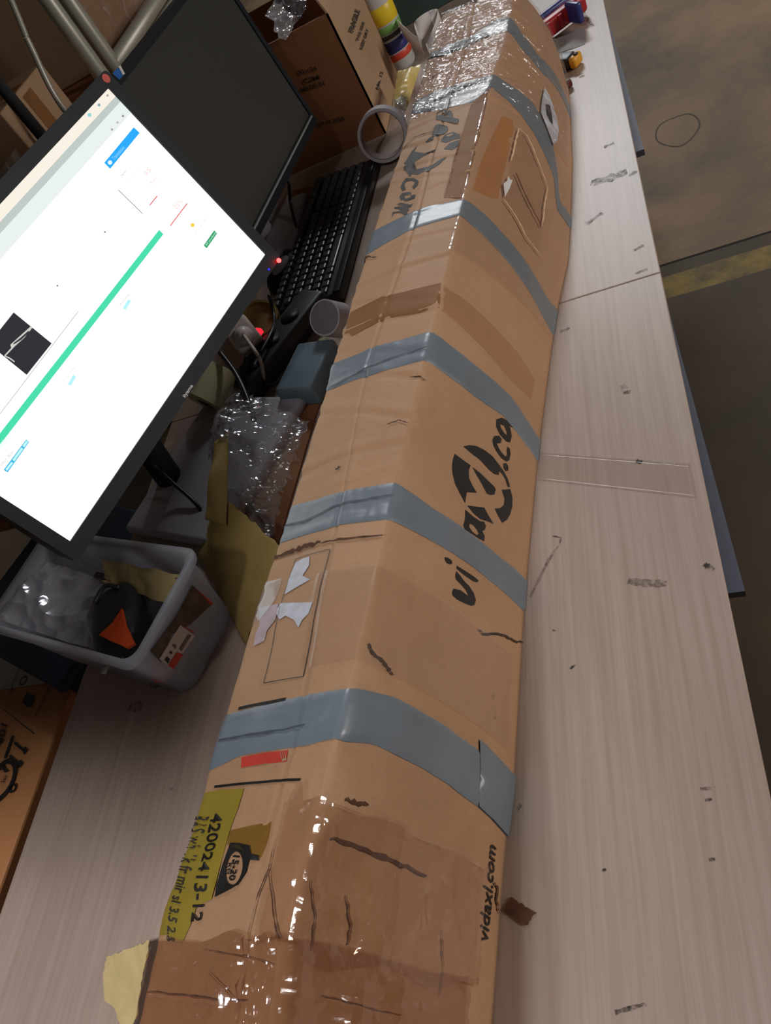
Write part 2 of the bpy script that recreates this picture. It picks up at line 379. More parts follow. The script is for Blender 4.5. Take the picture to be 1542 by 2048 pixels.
def patch(name, quad, m, parent=None, nu=30, nv=30, amp=0.003, scale=20, seed=0., thick=0.0006, hump=0.0, jag=0.0, smooth=False, ridge=False, label=None, floor_z=None, hump2=None):
    """a sheet between four corner points with crumple and real thickness"""
    a, b, c, d = [np.array(q, float) for q in quad]
    nrm = np.cross(b - a, d - a); nrm /= np.linalg.norm(nrm)
    if nrm[2] < 0: nrm = -nrm
    top = []
    for j in range(nv + 1):
        for i in range(nu + 1):
            s, t = i / nu, j / nv
            if jag:
                if j in (0, nv): t += jag * noise.noise(Vector((i * .55 + seed, j, 3)))
                if i in (0, nu): s += jag * noise.noise(Vector((j * .55 + seed, i, 9)))
            p = a * (1 - s) * (1 - t) + b * s * (1 - t) + c * s * t + d * (1 - s) * t
            q = nz3(p, scale, seed); q2 = nz3(p, scale * 2.7, seed + 5)
            if ridge: q = 1 - 2 * abs(q); q2 = 1 - 2 * abs(q2)
            h = amp * (q + .45 * q2) + hump * math.sin(math.pi * min(max(s, 0), 1)) * math.sin(math.pi * min(max(t, 0), 1))
            p = p + nrm * h
            if floor_z is not None and p[2] < floor_z: p[2] = floor_z + 0.0004
            top.append(p)
    W1 = nu + 1; n = len(top)
    V = top + [p - nrm * thick for p in top]
    F = []
    for j in range(nv):
        for i in range(nu):
            k = j * W1 + i
            F.append((k, k + 1, k + 1 + W1, k + W1)); F.append((n + k, n + k + W1, n + k + 1 + W1, n + k + 1))
    edge = [i for i in range(nu)] + [nu + j * W1 for j in range(nv)] + [nv * W1 + nu - i for i in range(nu)] + [(nv - j) * W1 for j in range(nv)]
    for i, k in enumerate(edge):
        k2 = edge[(i + 1) % len(edge)]; F.append((k, k2, n + k2, n + k))
    return obj(name, V, F, m, parent, smooth, label)

def cdt(loops, grid=0.01):
    """triangulate 2-D loops (even-odd) with inner points -> verts, faces"""
    V, Fc = [], []
    for lp in loops:
        Fc.append(list(range(len(V), len(V) + len(lp)))); V += [Vector(p) for p in lp]
    allp = np.array([p for lp in loops for p in lp]); lo, hi = allp.min(0), allp.max(0)
    def inside(x, y):
        c = False
        for lp in loops:
            n = len(lp)
            for i in range(n):
                x1, y1 = lp[i]; x2, y2 = lp[(i + 1) % n]
                if (y1 > y) != (y2 > y) and x < (x2 - x1) * (y - y1) / (y2 - y1) + x1: c = not c
        return c
    if grid:
        for x in np.arange(lo[0] + grid / 2, hi[0], grid):
            for y in np.arange(lo[1] + grid / 2, hi[1], grid):
                if inside(x, y): V.append(Vector((x, y)))
    vo, eo, fo, *_ = geometry.delaunay_2d_cdt(V, [], Fc, 0, 1e-6)
    fs = []
    for f in fo:
        c = sum((np.array(vo[i]) for i in f), np.zeros(2)) / len(f)
        if inside(c[0], c[1]): fs.append(tuple(f))
    return [np.array(v) for v in vo], fs

_txt = {}
def text_shape(s, bold=0.0, shear=0.0):
    """outline of a word as a flat mesh, normalised to width 0..1 / height 0..1"""
    key = (s, bold, shear)
    if key not in _txt:
        cu = bpy.data.curves.new('word', 'FONT'); cu.body = s; cu.offset = bold; cu.shear = shear; cu.resolution_u = 3
        o = bpy.data.objects.new('word', cu); COL.objects.link(o)
        bpy.context.view_layer.update()
        me = bpy.data.meshes.new_from_object(o.evaluated_get(bpy.context.evaluated_depsgraph_get()))
        bpy.data.objects.remove(o); bpy.data.curves.remove(cu)
        co = np.array([v.co[:2] for v in me.vertices]); fs = [tuple(p.vertices) for p in me.polygons]
        lo, hi = co.min(0), co.max(0); co = (co - lo) / np.maximum(hi - lo, 1e-6)
        bpy.data.meshes.remove(me); _txt[key] = (co, fs)
    return _txt[key]
def quad_lerp(q, s, t):
    a, b, c, d = [np.array(x, float) for x in q]
    return a * (1 - s) * (1 - t) + b * s * (1 - t) + c * s * t + d * (1 - s) * t
def text_plane(name, s, quad, m, parent, n, lift=0.0004, bold=0.0, shear=0.0):
    """quad: 3-D corners bottom-left, bottom-right, top-right, top-left of the word"""
    co, fs = text_shape(s, bold, shear)
    n = np.array(n) / np.linalg.norm(n)
    V = [quad_lerp(quad, x, y) + n * lift for x, y in co]
    return obj(name, V, fs, m, parent)
def poly_plane(name, loops, m, parent, n, lift=0.0004, thick=0.0, label=None):
    """flat outline given as 3-D points of one plane"""
    n = np.array(n) / np.linalg.norm(n)
    V = [np.array(p) + n * lift for p in loops]; k = len(V)
    F = [tuple(range(k))]
    if thick:
        V += [p - n * thick for p in V]; F.append(tuple(range(k, 2 * k))[::-1])
        F += [(i, (i + 1) % k, k + (i + 1) % k, k + i) for i in range(k)]
    return obj(name, V, F, m, parent, label=label)

# ================================================================== SETTING
fl = obj('floor', [(-9, -6, 0), (9, -6, 0), (9, 16, 0), (-9, 16, 0), (-9, -6, -.1), (9, -6, -.1), (9, 16, -.1), (-9, 16, -.1)],
         [(0, 1, 2, 3), (7, 6, 5, 4), (0, 4, 5, 1), (1, 5, 6, 2), (2, 6, 7, 3), (3, 7, 4, 0)], MT['floor'])
fl['kind'] = 'structure'
jt = obj('trim_1', [(-9, 2.010, .0005), (9, 2.022, .0005), (9, 2.032, .0005), (-9, 2.02, .0005), (-9, 2.010, .0), (9, 2.022, .0), (9, 2.032, .0), (-9, 2.02, .0)],
         [(0, 1, 2, 3), (7, 6, 5, 4), (0, 4, 5, 1), (1, 5, 6, 2), (2, 6, 7, 3), (3, 7, 4, 0)], MT['slot'])
jt['kind'] = 'structure'
MT['wall'] = mat('painted_wall', (150, 148, 142), 0.8, var=0.06, scale=3, bump=0.05)
for nm, c, d in (('wall_back', (0, 16, 3), (18, .2, 6.2)), ('wall_front', (0, -6, 3), (18, .2, 6.2)), ('wall_left', (-9, 5, 3), (.2, 22, 6.2)), ('wall_right', (9, 5, 3), (.2, 22, 6.2))):
    boxo(nm, np.array(c), EX, EY, EZ, d, MT['wall'], None, 0)['kind'] = 'structure'
# oval stain outline on the concrete
oc = P(1355, 260, -TZ); V, F = [], []
for i in range(40):
    t = 2 * math.pi * i / 40
    for rr in (1.0, .93):
        V.append((oc[0] + .075 * rr * math.cos(t), oc[1] + (.10 + .01 * math.sin(3 * t)) * rr * math.sin(t), .0006))
for i in range(40):
    k = (i + 1) % 40; F.append((2 * i, 2 * i + 1, 2 * k + 1, 2 * k))
obj('floor_stain', V, F, MT['stain'], fl)

# ================================================================== WORKBENCH
XR, XL = -0.006, -0.862
SEAM = 0.900
wb = thing('workbench', 'long packing workbench with a pale pine laminate top and grey steel legs', 'workbench', (-.43, .9, 0))
TH = 0.028
def slab(y0, y1):
    c = np.array([(XL + XR) / 2, (y0 + y1) / 2, TZ - TH / 2])
    return boxo('tabletop_panel', c, EX, EY, EZ, (XR - XL, y1 - y0, TH), MT['wood'], wb, 0.0012, 2)
p1 = slab(-0.75, SEAM - .0008); p2 = slab(SEAM + .0008, 2.75)
for x in (XL + .05, XR - .09):
    for y in (-.65, .82, 1.0, 2.6):
        boxo('leg', np.array([x, y, (TZ - TH - .06) / 2]), EX, EY, EZ, (.05, .05, TZ - TH - .06), MT['leg'], wb, .004)
    boxo('apron_rail', np.array([x, 1.0, TZ - TH - .03]), EX, EY, EZ, (.04, 3.4, .06), MT['leg'], wb, .003)
boxo('lower_shelf', np.array([-.45, 1.0, .22]), EX, EY, EZ, (.72, 3.3, .02), MT['card_brown'], wb, .002)

def scuff(pts, wd, m, parent=None):
    """a flat mark on the bench top following a pixel-measured stroke"""
    q = [P(*p, 0) for p in pts]; V, F = [], []; q = catmull(q, 5); n = len(q)
    for i, p in enumerate(q):
        t = q[min(i + 1, n - 1)] - q[max(i - 1, 0)]; t /= np.linalg.norm(t) + 1e-9
        s = np.array([-t[1], t[0], 0]); ww = wd * (.8 + .2 * math.sin(math.pi * (i + .5) / n)) * (1 + .7 * noise.noise(Vector((i * .9, wd * 900, 2))))
        V += [p + s * ww + EZ * .0003, p - s * ww + EZ * .0003]
    for i in range(n - 1): F.append((2 * i, 2 * i + 1, 2 * i + 3, 2 * i + 2))
    par = p1 if q[0][1] < SEAM else p2
    return obj('scuff_mark', V, F, m, par)
for pts, wd, m in [
    ([(1122, 1074), (1118, 1090), (1098, 1120), (1075, 1165), (1060, 1195)], .0016, 'scuff'),
    ([(1105, 1072), (1124, 1076)], .001, 'scuff_dk'),
    ([(1256, 1162), (1290, 1166), (1334, 1168)], .0042, 'scuff'),
    ([(1408, 1128), (1418, 1134), (1428, 1140)], .003, 'scuff_dk'),
    ([(1245, 770), (1253, 785), (1256, 778)], .004, 'scuff_gr'),
    ([(1272, 922), (1284, 925)], .003, 'scuff_dk'),
    ([(1182, 366), (1215, 358), (1254, 343)], .009, 'scuff_gr'),
    ([(1258, 352), (1274, 342)], .004, 'scuff'),
    ([(1208, 295), (1228, 286)], .005, 'scuff_gr'),
    ([(1170, 450), (1205, 426)], .005, 'scuff_gr'),
    ([(1268, 501), (1288, 490)], .003, 'scuff'),
    ([(1270, 548), (1295, 538)], .0025, 'scuff'),
    ([(1158, 155), (1169, 151)], .004, 'scuff'),
    ([(1165, 20), (1180, 45), (1188, 52)], .003, 'scuff'),
    ([(1400, 1578), (1432, 1576)], .0016, 'scuff'), ([(1410, 1601), (1424, 1598)], .0014, 'scuff_dk'),
    ([(1418, 1720), (1430, 1718)], .0016, 'scuff_dk'), ([(1230, 2025), (1292, 2008)], .0018, 'scuff_dk'),
    ([(1140, 1338), (1150, 1330)], .0012, 'scuff_dk'), ([(1105, 1260), (1112, 1262)], .001, 'scuff_dk'),
    ([(1036, 1612), (1042, 1616)], .003, 'scuff'), ([(300, 1370), (330, 1362), (390, 1350)], .006, 'scuff'),
    ([(258, 1414), (285, 1412)], .006, 'scuff'), ([(340, 1580), (346, 1576)], .002, 'scuff_dk'),
    ([(1120, 664), (1140, 657)], .003, 'scuff_gr'), ([(1205, 1742), (1212, 1738)], .001, 'scuff_dk'),
]: scuff(pts, wd, MT[m])

# ---- grey boards leaning against the front of the bench
def under_board(far, near, y_far, label):
    hb = -.105; a = P(*near, hb); b = P(*far, hb); d = (b - a) / np.linalg.norm(b - a); b = a + d * y_far
    off = np.array([-.14, 0, 0]); dn = np.array([0, 0, -.012])
    V = [a, b, b + off, a + off]; V += [p + dn for p in V]
    o = obj('grey_board', V, [(0, 1, 2, 3), (7, 6, 5, 4), (0, 4, 5, 1), (1, 5, 6, 2), (2, 6, 7, 3), (3, 7, 4, 0)], MT['greyboard'])
    for t in (.15, .85):
        m_ = a * (1 - t) + b * t
        boxo('cross_bar', np.array([(XL + XR) / 2 + .005, m_[1], TZ + hb - .0245]), EX, EY, EZ, (XR - XL - .05, .025, .024), MT['leg'], wb, .002)
    return tag(o, label, 'board')
under_board((1343, 640), (1490, 1182), .50, 'grey board under the bench edge, nearer of two, with a pale free corner')
under_board((1207, 0), (1288, 298), .75, 'grey board under the far bench edge with a dark cut end')

# ================================================================== LONG CARTON (surface of length c and girth v)
K = 0.7
def e3(lst):
    out = []
    for x, y, h in lst: out.append(P(x, y, h * K))
    return np.array(out)
E_R = e3([(545, 2080, .370), (568, 1893, .370), (642, 1600, .365), (690, 1430, .358), (745, 1200, .330), (785, 1000, .296), (858, 690, .289),
          (890, 560, .280), (925, 425, .266), (955, 290, .262), (986, 158, .260), (1012, 85, .260), (1024, 30, .255), (1032, -25, .250)])
E_M = e3([(470, 2080, .368), (510, 1870, .366), (556, 1600, .362), (602, 1450, .355), (640, 1200, .335), (680, 1010, .312), (735, 725, .297),
          (830, 445, .285), (870, 290, .275), (905, 180, .270), (935, 80, .270), (957, -25, .260)])
E_L = e3([(262, 2080, .340), (285, 1990, .340), (320, 1850, .340), (372, 1680, .335), (430, 1500, .330), (500, 1250, .310), (563, 1060, .296),
          (655, 760, .290), (738, 485, .283), (790, 325, .278), (828, 210, .275), (856, 110, .270), (888, 20, .265), (897, -30, .260)])
E_B = e3([(980, 2100, 0), (985, 2048, 0), (1003, 1800, 0), (1012, 1690, 0), (1028, 1580, 0), (1050, 1200, 0), (1078, 900, 0), (1112, 635, 0),
          (1138, 520, 0), (1146, 330, 0), (1138, 182, 0), (1118, 120, 0), (1084, 50, 0), (1058, -20, 0)])
aN = math.radians(2.0); NN = np.array([-math.sin(aN), math.cos(aN), 0])
C0, C1 = -0.16, 1.60
NC, NV = 420, 200
cs = np.linspace(C0, C1, NC); vs = np.linspace(0, 4, NV)
def along(E, c):
    k = E @ NN; o = np.argsort(k); k = k[o]; Q = E[o]; out = np.zeros((len(c), 3))
    for i in range(3):
        out[:, i] = np.interp(c, k, Q[:, i])
        lo = c < k[0]; sl = (Q[2, i] - Q[0, i]) / (k[2] - k[0]); out[lo, i] = Q[0, i] + sl * (c[lo] - k[0]) * (0.4 if i != 1 else 1)
        hi = c > k[-1]; sl = (Q[-1, i] - Q[-3, i]) / (k[-1] - k[-3]); out[hi, i] = Q[-1, i] + sl * (c[hi] - k[-1])
    ker = np.ones(9) / 9
    for i in range(3):
        pad = np.concatenate([out[:4, i] * 0 + out[0, i], out[:, i], out[-4:, i] * 0 + out[-1, i]])
        out[:, i] = np.convolve(pad, ker, 'valid') if i != 1 else out[:, i]
    return out
A_R, A_M, A_L, A_B = [along(E, cs) for E in (E_R, E_M, E_L, E_B)]
A_B[:, 2] = TZ + 0.001
A_0 = A_L.copy(); A_0[:, 0] += .012; A_0[:, 2] = TZ + 0.001
bul = np.interp(cs, [0.0, .2, .42, .64, .9, 1.2, 1.5], [.013, .014, .008, .007, .012, .014, .014])
def raw(v):
    v = np.clip(v, 0, 4)
    if v <= 1: return A_0 + (A_L - A_0) * v
    if v <= 2: return A_L + (A_M - A_L) * (v - 1)
    if v <= 3: return A_M + (A_R - A_M) * (v - 2)
    t = v - 3; mid = (A_R + A_B) / 2; d = A_B - A_R
    nx = np.stack([-d[:, 2], d[:, 1] * 0, d[:, 0]], 1); nx /= np.linalg.norm(nx, axis=1)[:, None]
    ctrl = mid + nx * (2 * bul)[:, None]
    return A_R * (1 - t) ** 2 + ctrl * 2 * t * (1 - t) + A_B * t * t
G = np.zeros((NC, NV, 3))
for j, v in enumerate(vs):
    dlt = .05; G[:, j] = (raw(v - dlt) + raw(v) * 1.5 + raw(v + dlt)) / 3.5
G[:, 0] = raw(0); G[:, -1] = raw(4)
def normals(G):
    du = np.gradient(G, axis=0); dv = np.gradient(G, axis=1); n = np.cross(dv, du)
    n /= np.linalg.norm(n, axis=2)[..., None] + 1e-12
    return n
GN = normals(G)
if GN[NC // 2, int(NV * .5)][2] < 0: GN = -GN
# dents: broad waves everywhere, sharp cross creases on the upper face, heavy crumpling at the near end
cre = [(c, random.uniform(-.03, .03), random.uniform(.0012, .0028)) for c in np.arange(.40, 1.55, .052) + np.random.uniform(-.015, .015, len(np.arange(.40, 1.55, .052)))]
DISP = np.zeros((NC, NV))
for i in range(NC):
    c = cs[i]; near = max(0, min(1, (.30 - c) / .22)); far = max(0, min(1, (c - 1.0) / .25))
    for j in range(NV):
        v = vs[j]; p = G[i, j]
        if v < .9: continue
        edge = min(1, (4 - v) / .35)
        h = .0022 * nz3(p, 9, 1.3) + .0008 * nz3(p, 34, 4.1)
        if near: h += near * (.0034 * (1 - 2.2 * abs(nz3(p * np.array([1, .6, 1]), 17, 8.8))) + .0014 * nz3(p, 60, 2.2))
        if far: h += far * .0016 * nz3(p * np.array([.5, 1.6, 1]), 26, 6.6)
        if 1 <= v <= 3.02:
            for (cc, sl, dp) in cre:
                d = c - (cc + sl * (v - 2))
                if abs(d) < .02: h -= dp * math.exp(-(d / .004) ** 2) * (0.55 + .6 * nz3((v * 1.3, cc * 40, 0), 1.0)); h += .5 * dp * math.exp(-((d - .008) / .007) ** 2)
        h -= .0016 * math.exp(-((v - 2) / .035) ** 2) * (1 if v < 2.6 else 0)
        DISP[i, j] = h * edge
G = G + GN * DISP[..., None]
GN = normals(G)
if GN[NC // 2, int(NV * .5)][2] < 0: GN = -GN
PIX = proj(G)
def S(c, v, lift=0.0):
    fi = min(max((c - C0) / (C1 - C0) * (NC - 1), 0), NC - 1.001); fj = min(max(v / 4 * (NV - 1), 0), NV - 1.001)
    i, j = int(fi), int(fj); a, b = fi - i, fj - j
    def bl(T): return T[i, j] * (1 - a) * (1 - b) + T[i + 1, j] * a * (1 - b) + T[i + 1, j + 1] * a * b + T[i, j + 1] * (1 - a) * b
    n = bl(GN); return bl(G) + n / (np.linalg.norm(n) + 1e-9) * lift
JV0 = int(NV * .96 / 4)
def inv(px, py):
    """surface coordinates (c, v) of the carton point seen at that place of the photograph"""
    d = ((PIX[:, JV0:] - np.array([px, py])) ** 2).sum(-1)
    k = int(d.argmin()); i, j = divmod(k, d.shape[1]); j += JV0
    i0, j0 = min(max(i, 1), NC - 2), min(max(j, 1), NV - 2)
    Jm = np.stack([(PIX[i0 + 1, j0] - PIX[i0 - 1, j0]) / 2, (PIX[i0, j0 + 1] - PIX[i0, j0 - 1]) / 2], 1)
    try: st = np.linalg.solve(Jm, np.array([px, py]) - PIX[i0, j0])
    except Exception: st = np.zeros(2)
    st = np.clip(st, -1.5, 1.5); fi, fj = i0 + st[0], j0 + st[1]
    return np.array([C0 + fi / (NC - 1) * (C1 - C0), min(max(fj / (NV - 1) * 4, 0.96), 4)])

lc = thing('long_carton', 'long wavy cardboard carton bound with silver duct tape and clear wrap lying on the bench', 'carton',
           (-.3, .7, TZ))
# body with closed ends
V = [G[i, j] for i in range(NC) for j in range(NV)]; F = []
for i in range(NC - 1):
    for j in range(NV - 1):
        k = i * NV + j; F.append((k, k + 1, k + 1 + NV, k + NV))
F.append(tuple(range(NV))); F.append(tuple((NC - 1) * NV + j for j in range(NV))[::-1])
for i in range(NC - 1): F.append((i * NV, (i + 1) * NV, (i + 1) * NV + NV - 1, i * NV + NV - 1))
body = obj('carton_body', V, F, MT['card'], lc, True)

VS = 0.12   # metres per unit of v when triangulating decals
def decal(name, loops_px, m, lift=0.0006, parent=None, grid=.008, thick=True, label=None):
    """something printed or stuck on the carton: outlines measured on the photograph, laid on the real surface"""
    loops = [[(lambda q: (q[0], q[1] * VS))(inv(*p)) for p in lp] for lp in loops_px]
    vo, fo = cdt(loops, grid)
    V = [S(v[0], v[1] / VS, lift) for v in vo]
    return obj(name, V, fo, m, parent or lc, True, label)
def decal_text(name, s, quad_px, m, lift=0.0007, parent=None, bold=0.0, shear=0.0):
    q = [inv(*p) for p in quad_px]; co, fs = text_shape(s, bold, shear)
    V = [S(*quad_lerp(q, x, y), lift) for x, y in co]
    return obj(name, V, fs, m, parent or lc)
def band(name, up, lo, m, lift=0.0011, nw=12, nl=110, v0=0.35, v1=4.0, parent=None, wr=0.0, jag=0.0, fold=0.0, seed=0.):
    """a strip of tape wrapped round the carton between two measured edges"""
    U = np.array([inv(*p) for p in up]); L = np.array([inv(*p) for p in lo])
    U = U[np.argsort(U[:, 1])]; L = L[np.argsort(L[:, 1])]
    vv = np.linspace(v0, v1, nl); V, F = [], []
    for a, v in enumerate(vv):
        cu = np.interp(v, U[:, 1], U[:, 0]); cl = np.interp(v, L[:, 1], L[:, 0])
        for b in range(nw + 1):
            t = b / nw; tt = -.012 * 0 + t
            c = cl + (cu - cl) * tt
            c += jag * noise.noise(Vector((v * 9, b * 3 + seed, seed))) * (1 if b in (0, nw) else 0)
            l = lift * (0.15 if b in (0, nw) else 1)
            p = S(c, v, 0)
            if wr: l += wr * (noise.noise(Vector((c * 160 + seed, v * 2.2, seed))) * .6 + .4 * noise.noise(Vector((c * 60, v * 9 + seed, 0))) + .3)
            if fold: l += fold * math.exp(-((t - .38 - .10 * (v - 2)) / .05) ** 2) * (1 if 1 < v < 3 else 0)
            V.append(S(c, v, l))
    for a in range(nl - 1):
        for b in range(nw):
            k = a * (nw + 1) + b; F.append((k, k + 1, k + nw + 2, k + nw + 1))
    return obj(name, V, F, m, parent or lc, True)

# --- silver duct tape bands, near to far
band('duct_tape', [(455, 1428), (600, 1393), (700, 1378), (790, 1395), (880, 1445), (955, 1500), (1030, 1556)],
     [(415, 1528), (480, 1512), (610, 1492), (690, 1484), (745, 1488), (850, 1540), (950, 1610), (1018, 1678)], MT['duct'], wr=.0009, seed=1.)
decal('duct_tape', [[(957, 1478), (972, 1492), (1000, 1522), (1029, 1553), (1027, 1590), (1022, 1640), (1018, 1676), (985, 1640), (955, 1612), (958, 1540)]], MT['duct'], .0018)
band('duct_tape', [(578, 1022), (680, 985), (790, 966), (870, 1020), (960, 1082), (1052, 1160)],
     [(551, 1095), (650, 1060), (775, 1040), (850, 1075), (940, 1130), (1050, 1225)], MT['duct'], wr=.0006, fold=-.0007, seed=3.)
band('duct_tape', [(672, 725), (760, 690), (858, 664), (940, 722), (1021, 792), (1072, 868)],
     [(648, 788), (740, 752), (850, 722), (950, 794), (1007, 832), (1075, 922)], MT['duct'], wr=.0004, fold=-.0007, seed=5.)
band('duct_tape', [(744, 465), (835, 421), (918, 399), (945, 408), (1024, 487), (1095, 598), (1116, 622)],
     [(731, 505), (815, 463), (920, 431), (1024, 534), (1080, 622), (1100, 660)], MT['duct'], wr=.0003, seed=7.)
band('duct_tape', [(825, 203), (910, 172), (986, 149), (1015, 167), (1066, 206), (1102, 268), (1115, 343), (1118, 400)],
     [(822, 236), (900, 215), (947, 205), (986, 175), (1042, 230), (1078, 286), (1108, 358), (1114, 420)], MT['duct'], wr=.0006, seed=9.)
band('duct_tape', [(878, 98), (947, 70), (995, 39), (1018, 34), (1048, 74), (1078, 113), (1105, 140)],
     [(851, 119), (930, 90), (1006, 63), (1020, 66), (1048, 104), (1087, 150), (1112, 175)], MT['duct'], wr=.0006, seed=11.)
# (dark strokes painting the shade in tape folds are added below, after stroke())
# torn open slits along the far tape bands
decal('tear_and_crease_shade', [[(853, 118), (885, 106), (925, 88), (975, 66), (978, 72), (930, 97), (888, 112), (855, 122)]], MT['ink'], .002)
decal('tear_and_crease_shade', [[(852, 210), (890, 190), (930, 170), (975, 156), (975, 160), (935, 176), (895, 196), (855, 214)]], MT['scuff_dk'], .002)

# --- brown packing tape
decal('brown_tape', [[(691, 633), (763, 594), (800, 586), (840, 576), (882, 566), (878, 616), (840, 626), (800, 632), (767, 641), (735, 656), (704, 673), (697, 664), (690, 668)]], MT['browntape'], .0005)
decal('brown_tape', [[(888, 572), (930, 600), (985, 650), (1035, 705), (1070, 760), (1062, 800), (1020, 760), (985, 718), (945, 676), (909, 642), (884, 622)]],
      film('brown_film', (.94, .87, .79), .02, .2, .02, 10, .05), .0005)
decal('brown_tape', [[(942, 211), (978, 176), (968, 230), (950, 310), (925, 396), (888, 396), (905, 330), (925, 265)]], MT['browntape'], .0005)
decal('brown_tape', [[(1004, 232), (1024, 240), (1028, 260), (1018, 300), (1006, 350), (996, 398), (980, 396), (945, 380), (962, 320), (985, 270)]],
      film('orange_film', (.99, .87, .66), .02, .2, .01, 10, .05), .0005)

# --- clear wrap: near end, far end, the long side strip, and smaller patches
def wrap(name, c0, c1, v0, v1, m, lift=.0022, nc=90, nv=120, amp=.0016, sc=30, seed=0., st=(1, 1), edge_jag=.0):
    V, F = [], []
    for a in range(nc):
        for b in range(nv):
            c = c0 + (c1 - c0) * a / (nc - 1); v = v0 + (v1 - v0) * b / (nv - 1)
            if a == nc - 1 or a == 0: c += edge_jag * noise.noise(Vector((v * 3, seed, a)))
            q = 1 - 2 * abs(noise.noise(Vector((c * sc * st[0] + seed, v * .12 * sc * st[1], seed))))
            q2 = noise.noise(Vector((c * sc * 3 + seed, v * .36 * sc, seed + 3)))
            V.append(S(c, v, lift + amp * max(q, -.6) + amp * .4 * q2))
    for a in range(nc - 1):
        for b in range(nv - 1):
            k = a * nv + b; F.append((k, k + 1, k + nv + 1, k + nv))
    return obj(name, V, F, m, lc, False)
wrap('clear_wrap', C0 + .002, inv(350, 1885)[0], .98, 3.75, MT['film_wrap'], seed=2., amp=.0034, nc=170, nv=190, sc=34, st=(1.5, .55), edge_jag=.006)
cB = inv(640, 1600)[0]
wrap('clear_wrap', inv(350, 1885)[0] - .004, cB, 2.25, 3.80, MT['film_mid'], lift=.003, seed=4., amp=.0018, sc=20, edge_jag=.03, nc=80, nv=100)
wrap('clear_wrap', inv(905, 215)[0], C1 - .002, 1.02, 3.9, MT['film_far'], lift=.003, seed=6., amp=.0022, sc=34, st=(1.4, .5), nc=150, nv=130)
wrap('clear_wrap', inv(900, 500)[0], inv(975, 200)[0], 2.93, 3.97, MT['film_flat'], lift=.0025, seed=8., amp=.0006, sc=20, nc=90, nv=60)
wrap('clear_wrap', inv(735, 1330)[0], inv(790, 1150)[0], 1.9, 3.9, MT['film_flat'], lift=.002, seed=9., amp=.0005, sc=20, nc=50, nv=60)
# torn document pouch on the side
pouch = [(1034, 261), (1050, 274), (1070, 320), (1091, 376), (1084, 450), (1077, 513), (1050, 480), (1030, 440), (1004, 402), (1012, 365), (1021, 322)]
decal('document_pouch', [pouch], MT['film_flat'], .0036)
def stroke(name, pts, wpx, m, lift=.0012, parent=None, rag=True):
    q = [inv(*p) for p in pts]; n = len(q); V, F = [], []
    q = [np.array(x) for x in q]; dn = []
    for i in range(n - 1):
        for t in np.linspace(0, 1, 6, endpoint=False): dn.append(q[i] * (1 - t) + q[i + 1] * t)
    dn.append(q[-1]); n = len(dn)
    for i, p in enumerate(dn):
        a = dn[max(i - 1, 0)]; b = dn[min(i + 1, n - 1)]; t = (b - a) * np.array([1, VS]); t /= np.linalg.norm(t) + 1e-9
        s = np.array([-t[1], t[0] / VS])
        ww = wpx * (.45 + .4 * math.sin(math.pi * (i + .7) / (n + .4))) * max(.25, 1 + 1.3 * noise.noise(Vector((i * .83, wpx * 1e4, 1)))) if rag else wpx * .8
        if rag: p = p + s * wpx * 1.2 * noise.noise(Vector((i * .61, wpx * 7e3, 5)))
        V += [S(*(p + s * ww), lift), S(*(p - s * ww), lift)]
    for i in range(n - 1): F.append((2 * i, 2 * i + 1, 2 * i + 3, 2 * i + 2))
    return obj(name, V, F, m, parent or lc)
for pts in [[(1034, 261), (1050, 274), (1070, 320), (1091, 376)], [(1091, 376), (1084, 420), (1080, 455)], [(1004, 402), (1030, 440), (1050, 480), (1077, 513)], [(1034, 261), (1026, 295), (1019, 325)]]:
    stroke('pouch_edge', pts, .0010, MT['crease_lt'], .0042)
stroke('pouch_slit', [(1028, 350), (1052, 405), (1078, 455)], .0013, MT['crease'], .0042)
decal('torn_paper', [[(1003, 372), (1010, 366), (1013, 356), (1017, 364), (1021, 364), (1016, 380), (1006, 398)]], MT['paperwhite'], .0045)
decal('white_label', [[(1085, 178), (1095, 195), (1110, 240), (1113, 262), (1110, 285), (1103, 292), (1094, 268), (1078, 228), (1080, 205)]], MT['white_residue'], .0042)
decal('label_print', [[(1087, 212), (1095, 214), (1099, 232), (1101, 252), (1096, 246), (1089, 232)]], MT['ink_soft'], .0048)

MT['duct_dk'] = mat('duct_fold_shade', (74, 82, 90), 0.5, var=0.1, scale=60, bump=0)
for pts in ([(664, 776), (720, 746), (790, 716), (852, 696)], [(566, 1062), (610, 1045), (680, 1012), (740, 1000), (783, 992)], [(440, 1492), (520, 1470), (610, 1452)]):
    stroke('fold_shade', pts, .0013, MT['duct_dk'], .0022)

# --- print on the side: word mark running along the carton
def q8(*pts): return [(860 + x * .2002, 820 + y * .2002) for x, y in pts]
mark = lc
def glyph(*loops): return decal('printed_letter', [q8(*lp) for lp in loops], MT['ink'], .0004, grid=.010)
glyph([(262, 1610), (300, 1655), (340, 1710), (390, 1760), (435, 1830), (456, 1900), (440, 1950), (410, 1957), (350, 1935), (270, 1895), (222, 1850), (218, 1820), (232, 1785), (300, 1800), (385, 1862), (360, 1805), (310, 1745), (255, 1690), (250, 1650)])
glyph([(265, 1555), (330, 1595), (430, 1660), (485, 1705), (470, 1722), (430, 1712), (340, 1650), (262, 1585)])
glyph([(145, 1470), (180, 1478), (215, 1505), (222, 1535), (195, 1545), (160, 1525), (145, 1495)])
glyph([(350, 995), (430, 1065), (500, 1112), (540, 1115), (556, 1160), (545, 1200), (520, 1210), (545, 1260), (538, 1312), (480, 1280), (420, 1240), (345, 1190), (332, 1150), (345, 1105), (350, 1060)],
      [(395, 1135), (430, 1150), (470, 1200), (485, 1235), (465, 1252), (420, 1215), (388, 1165)])
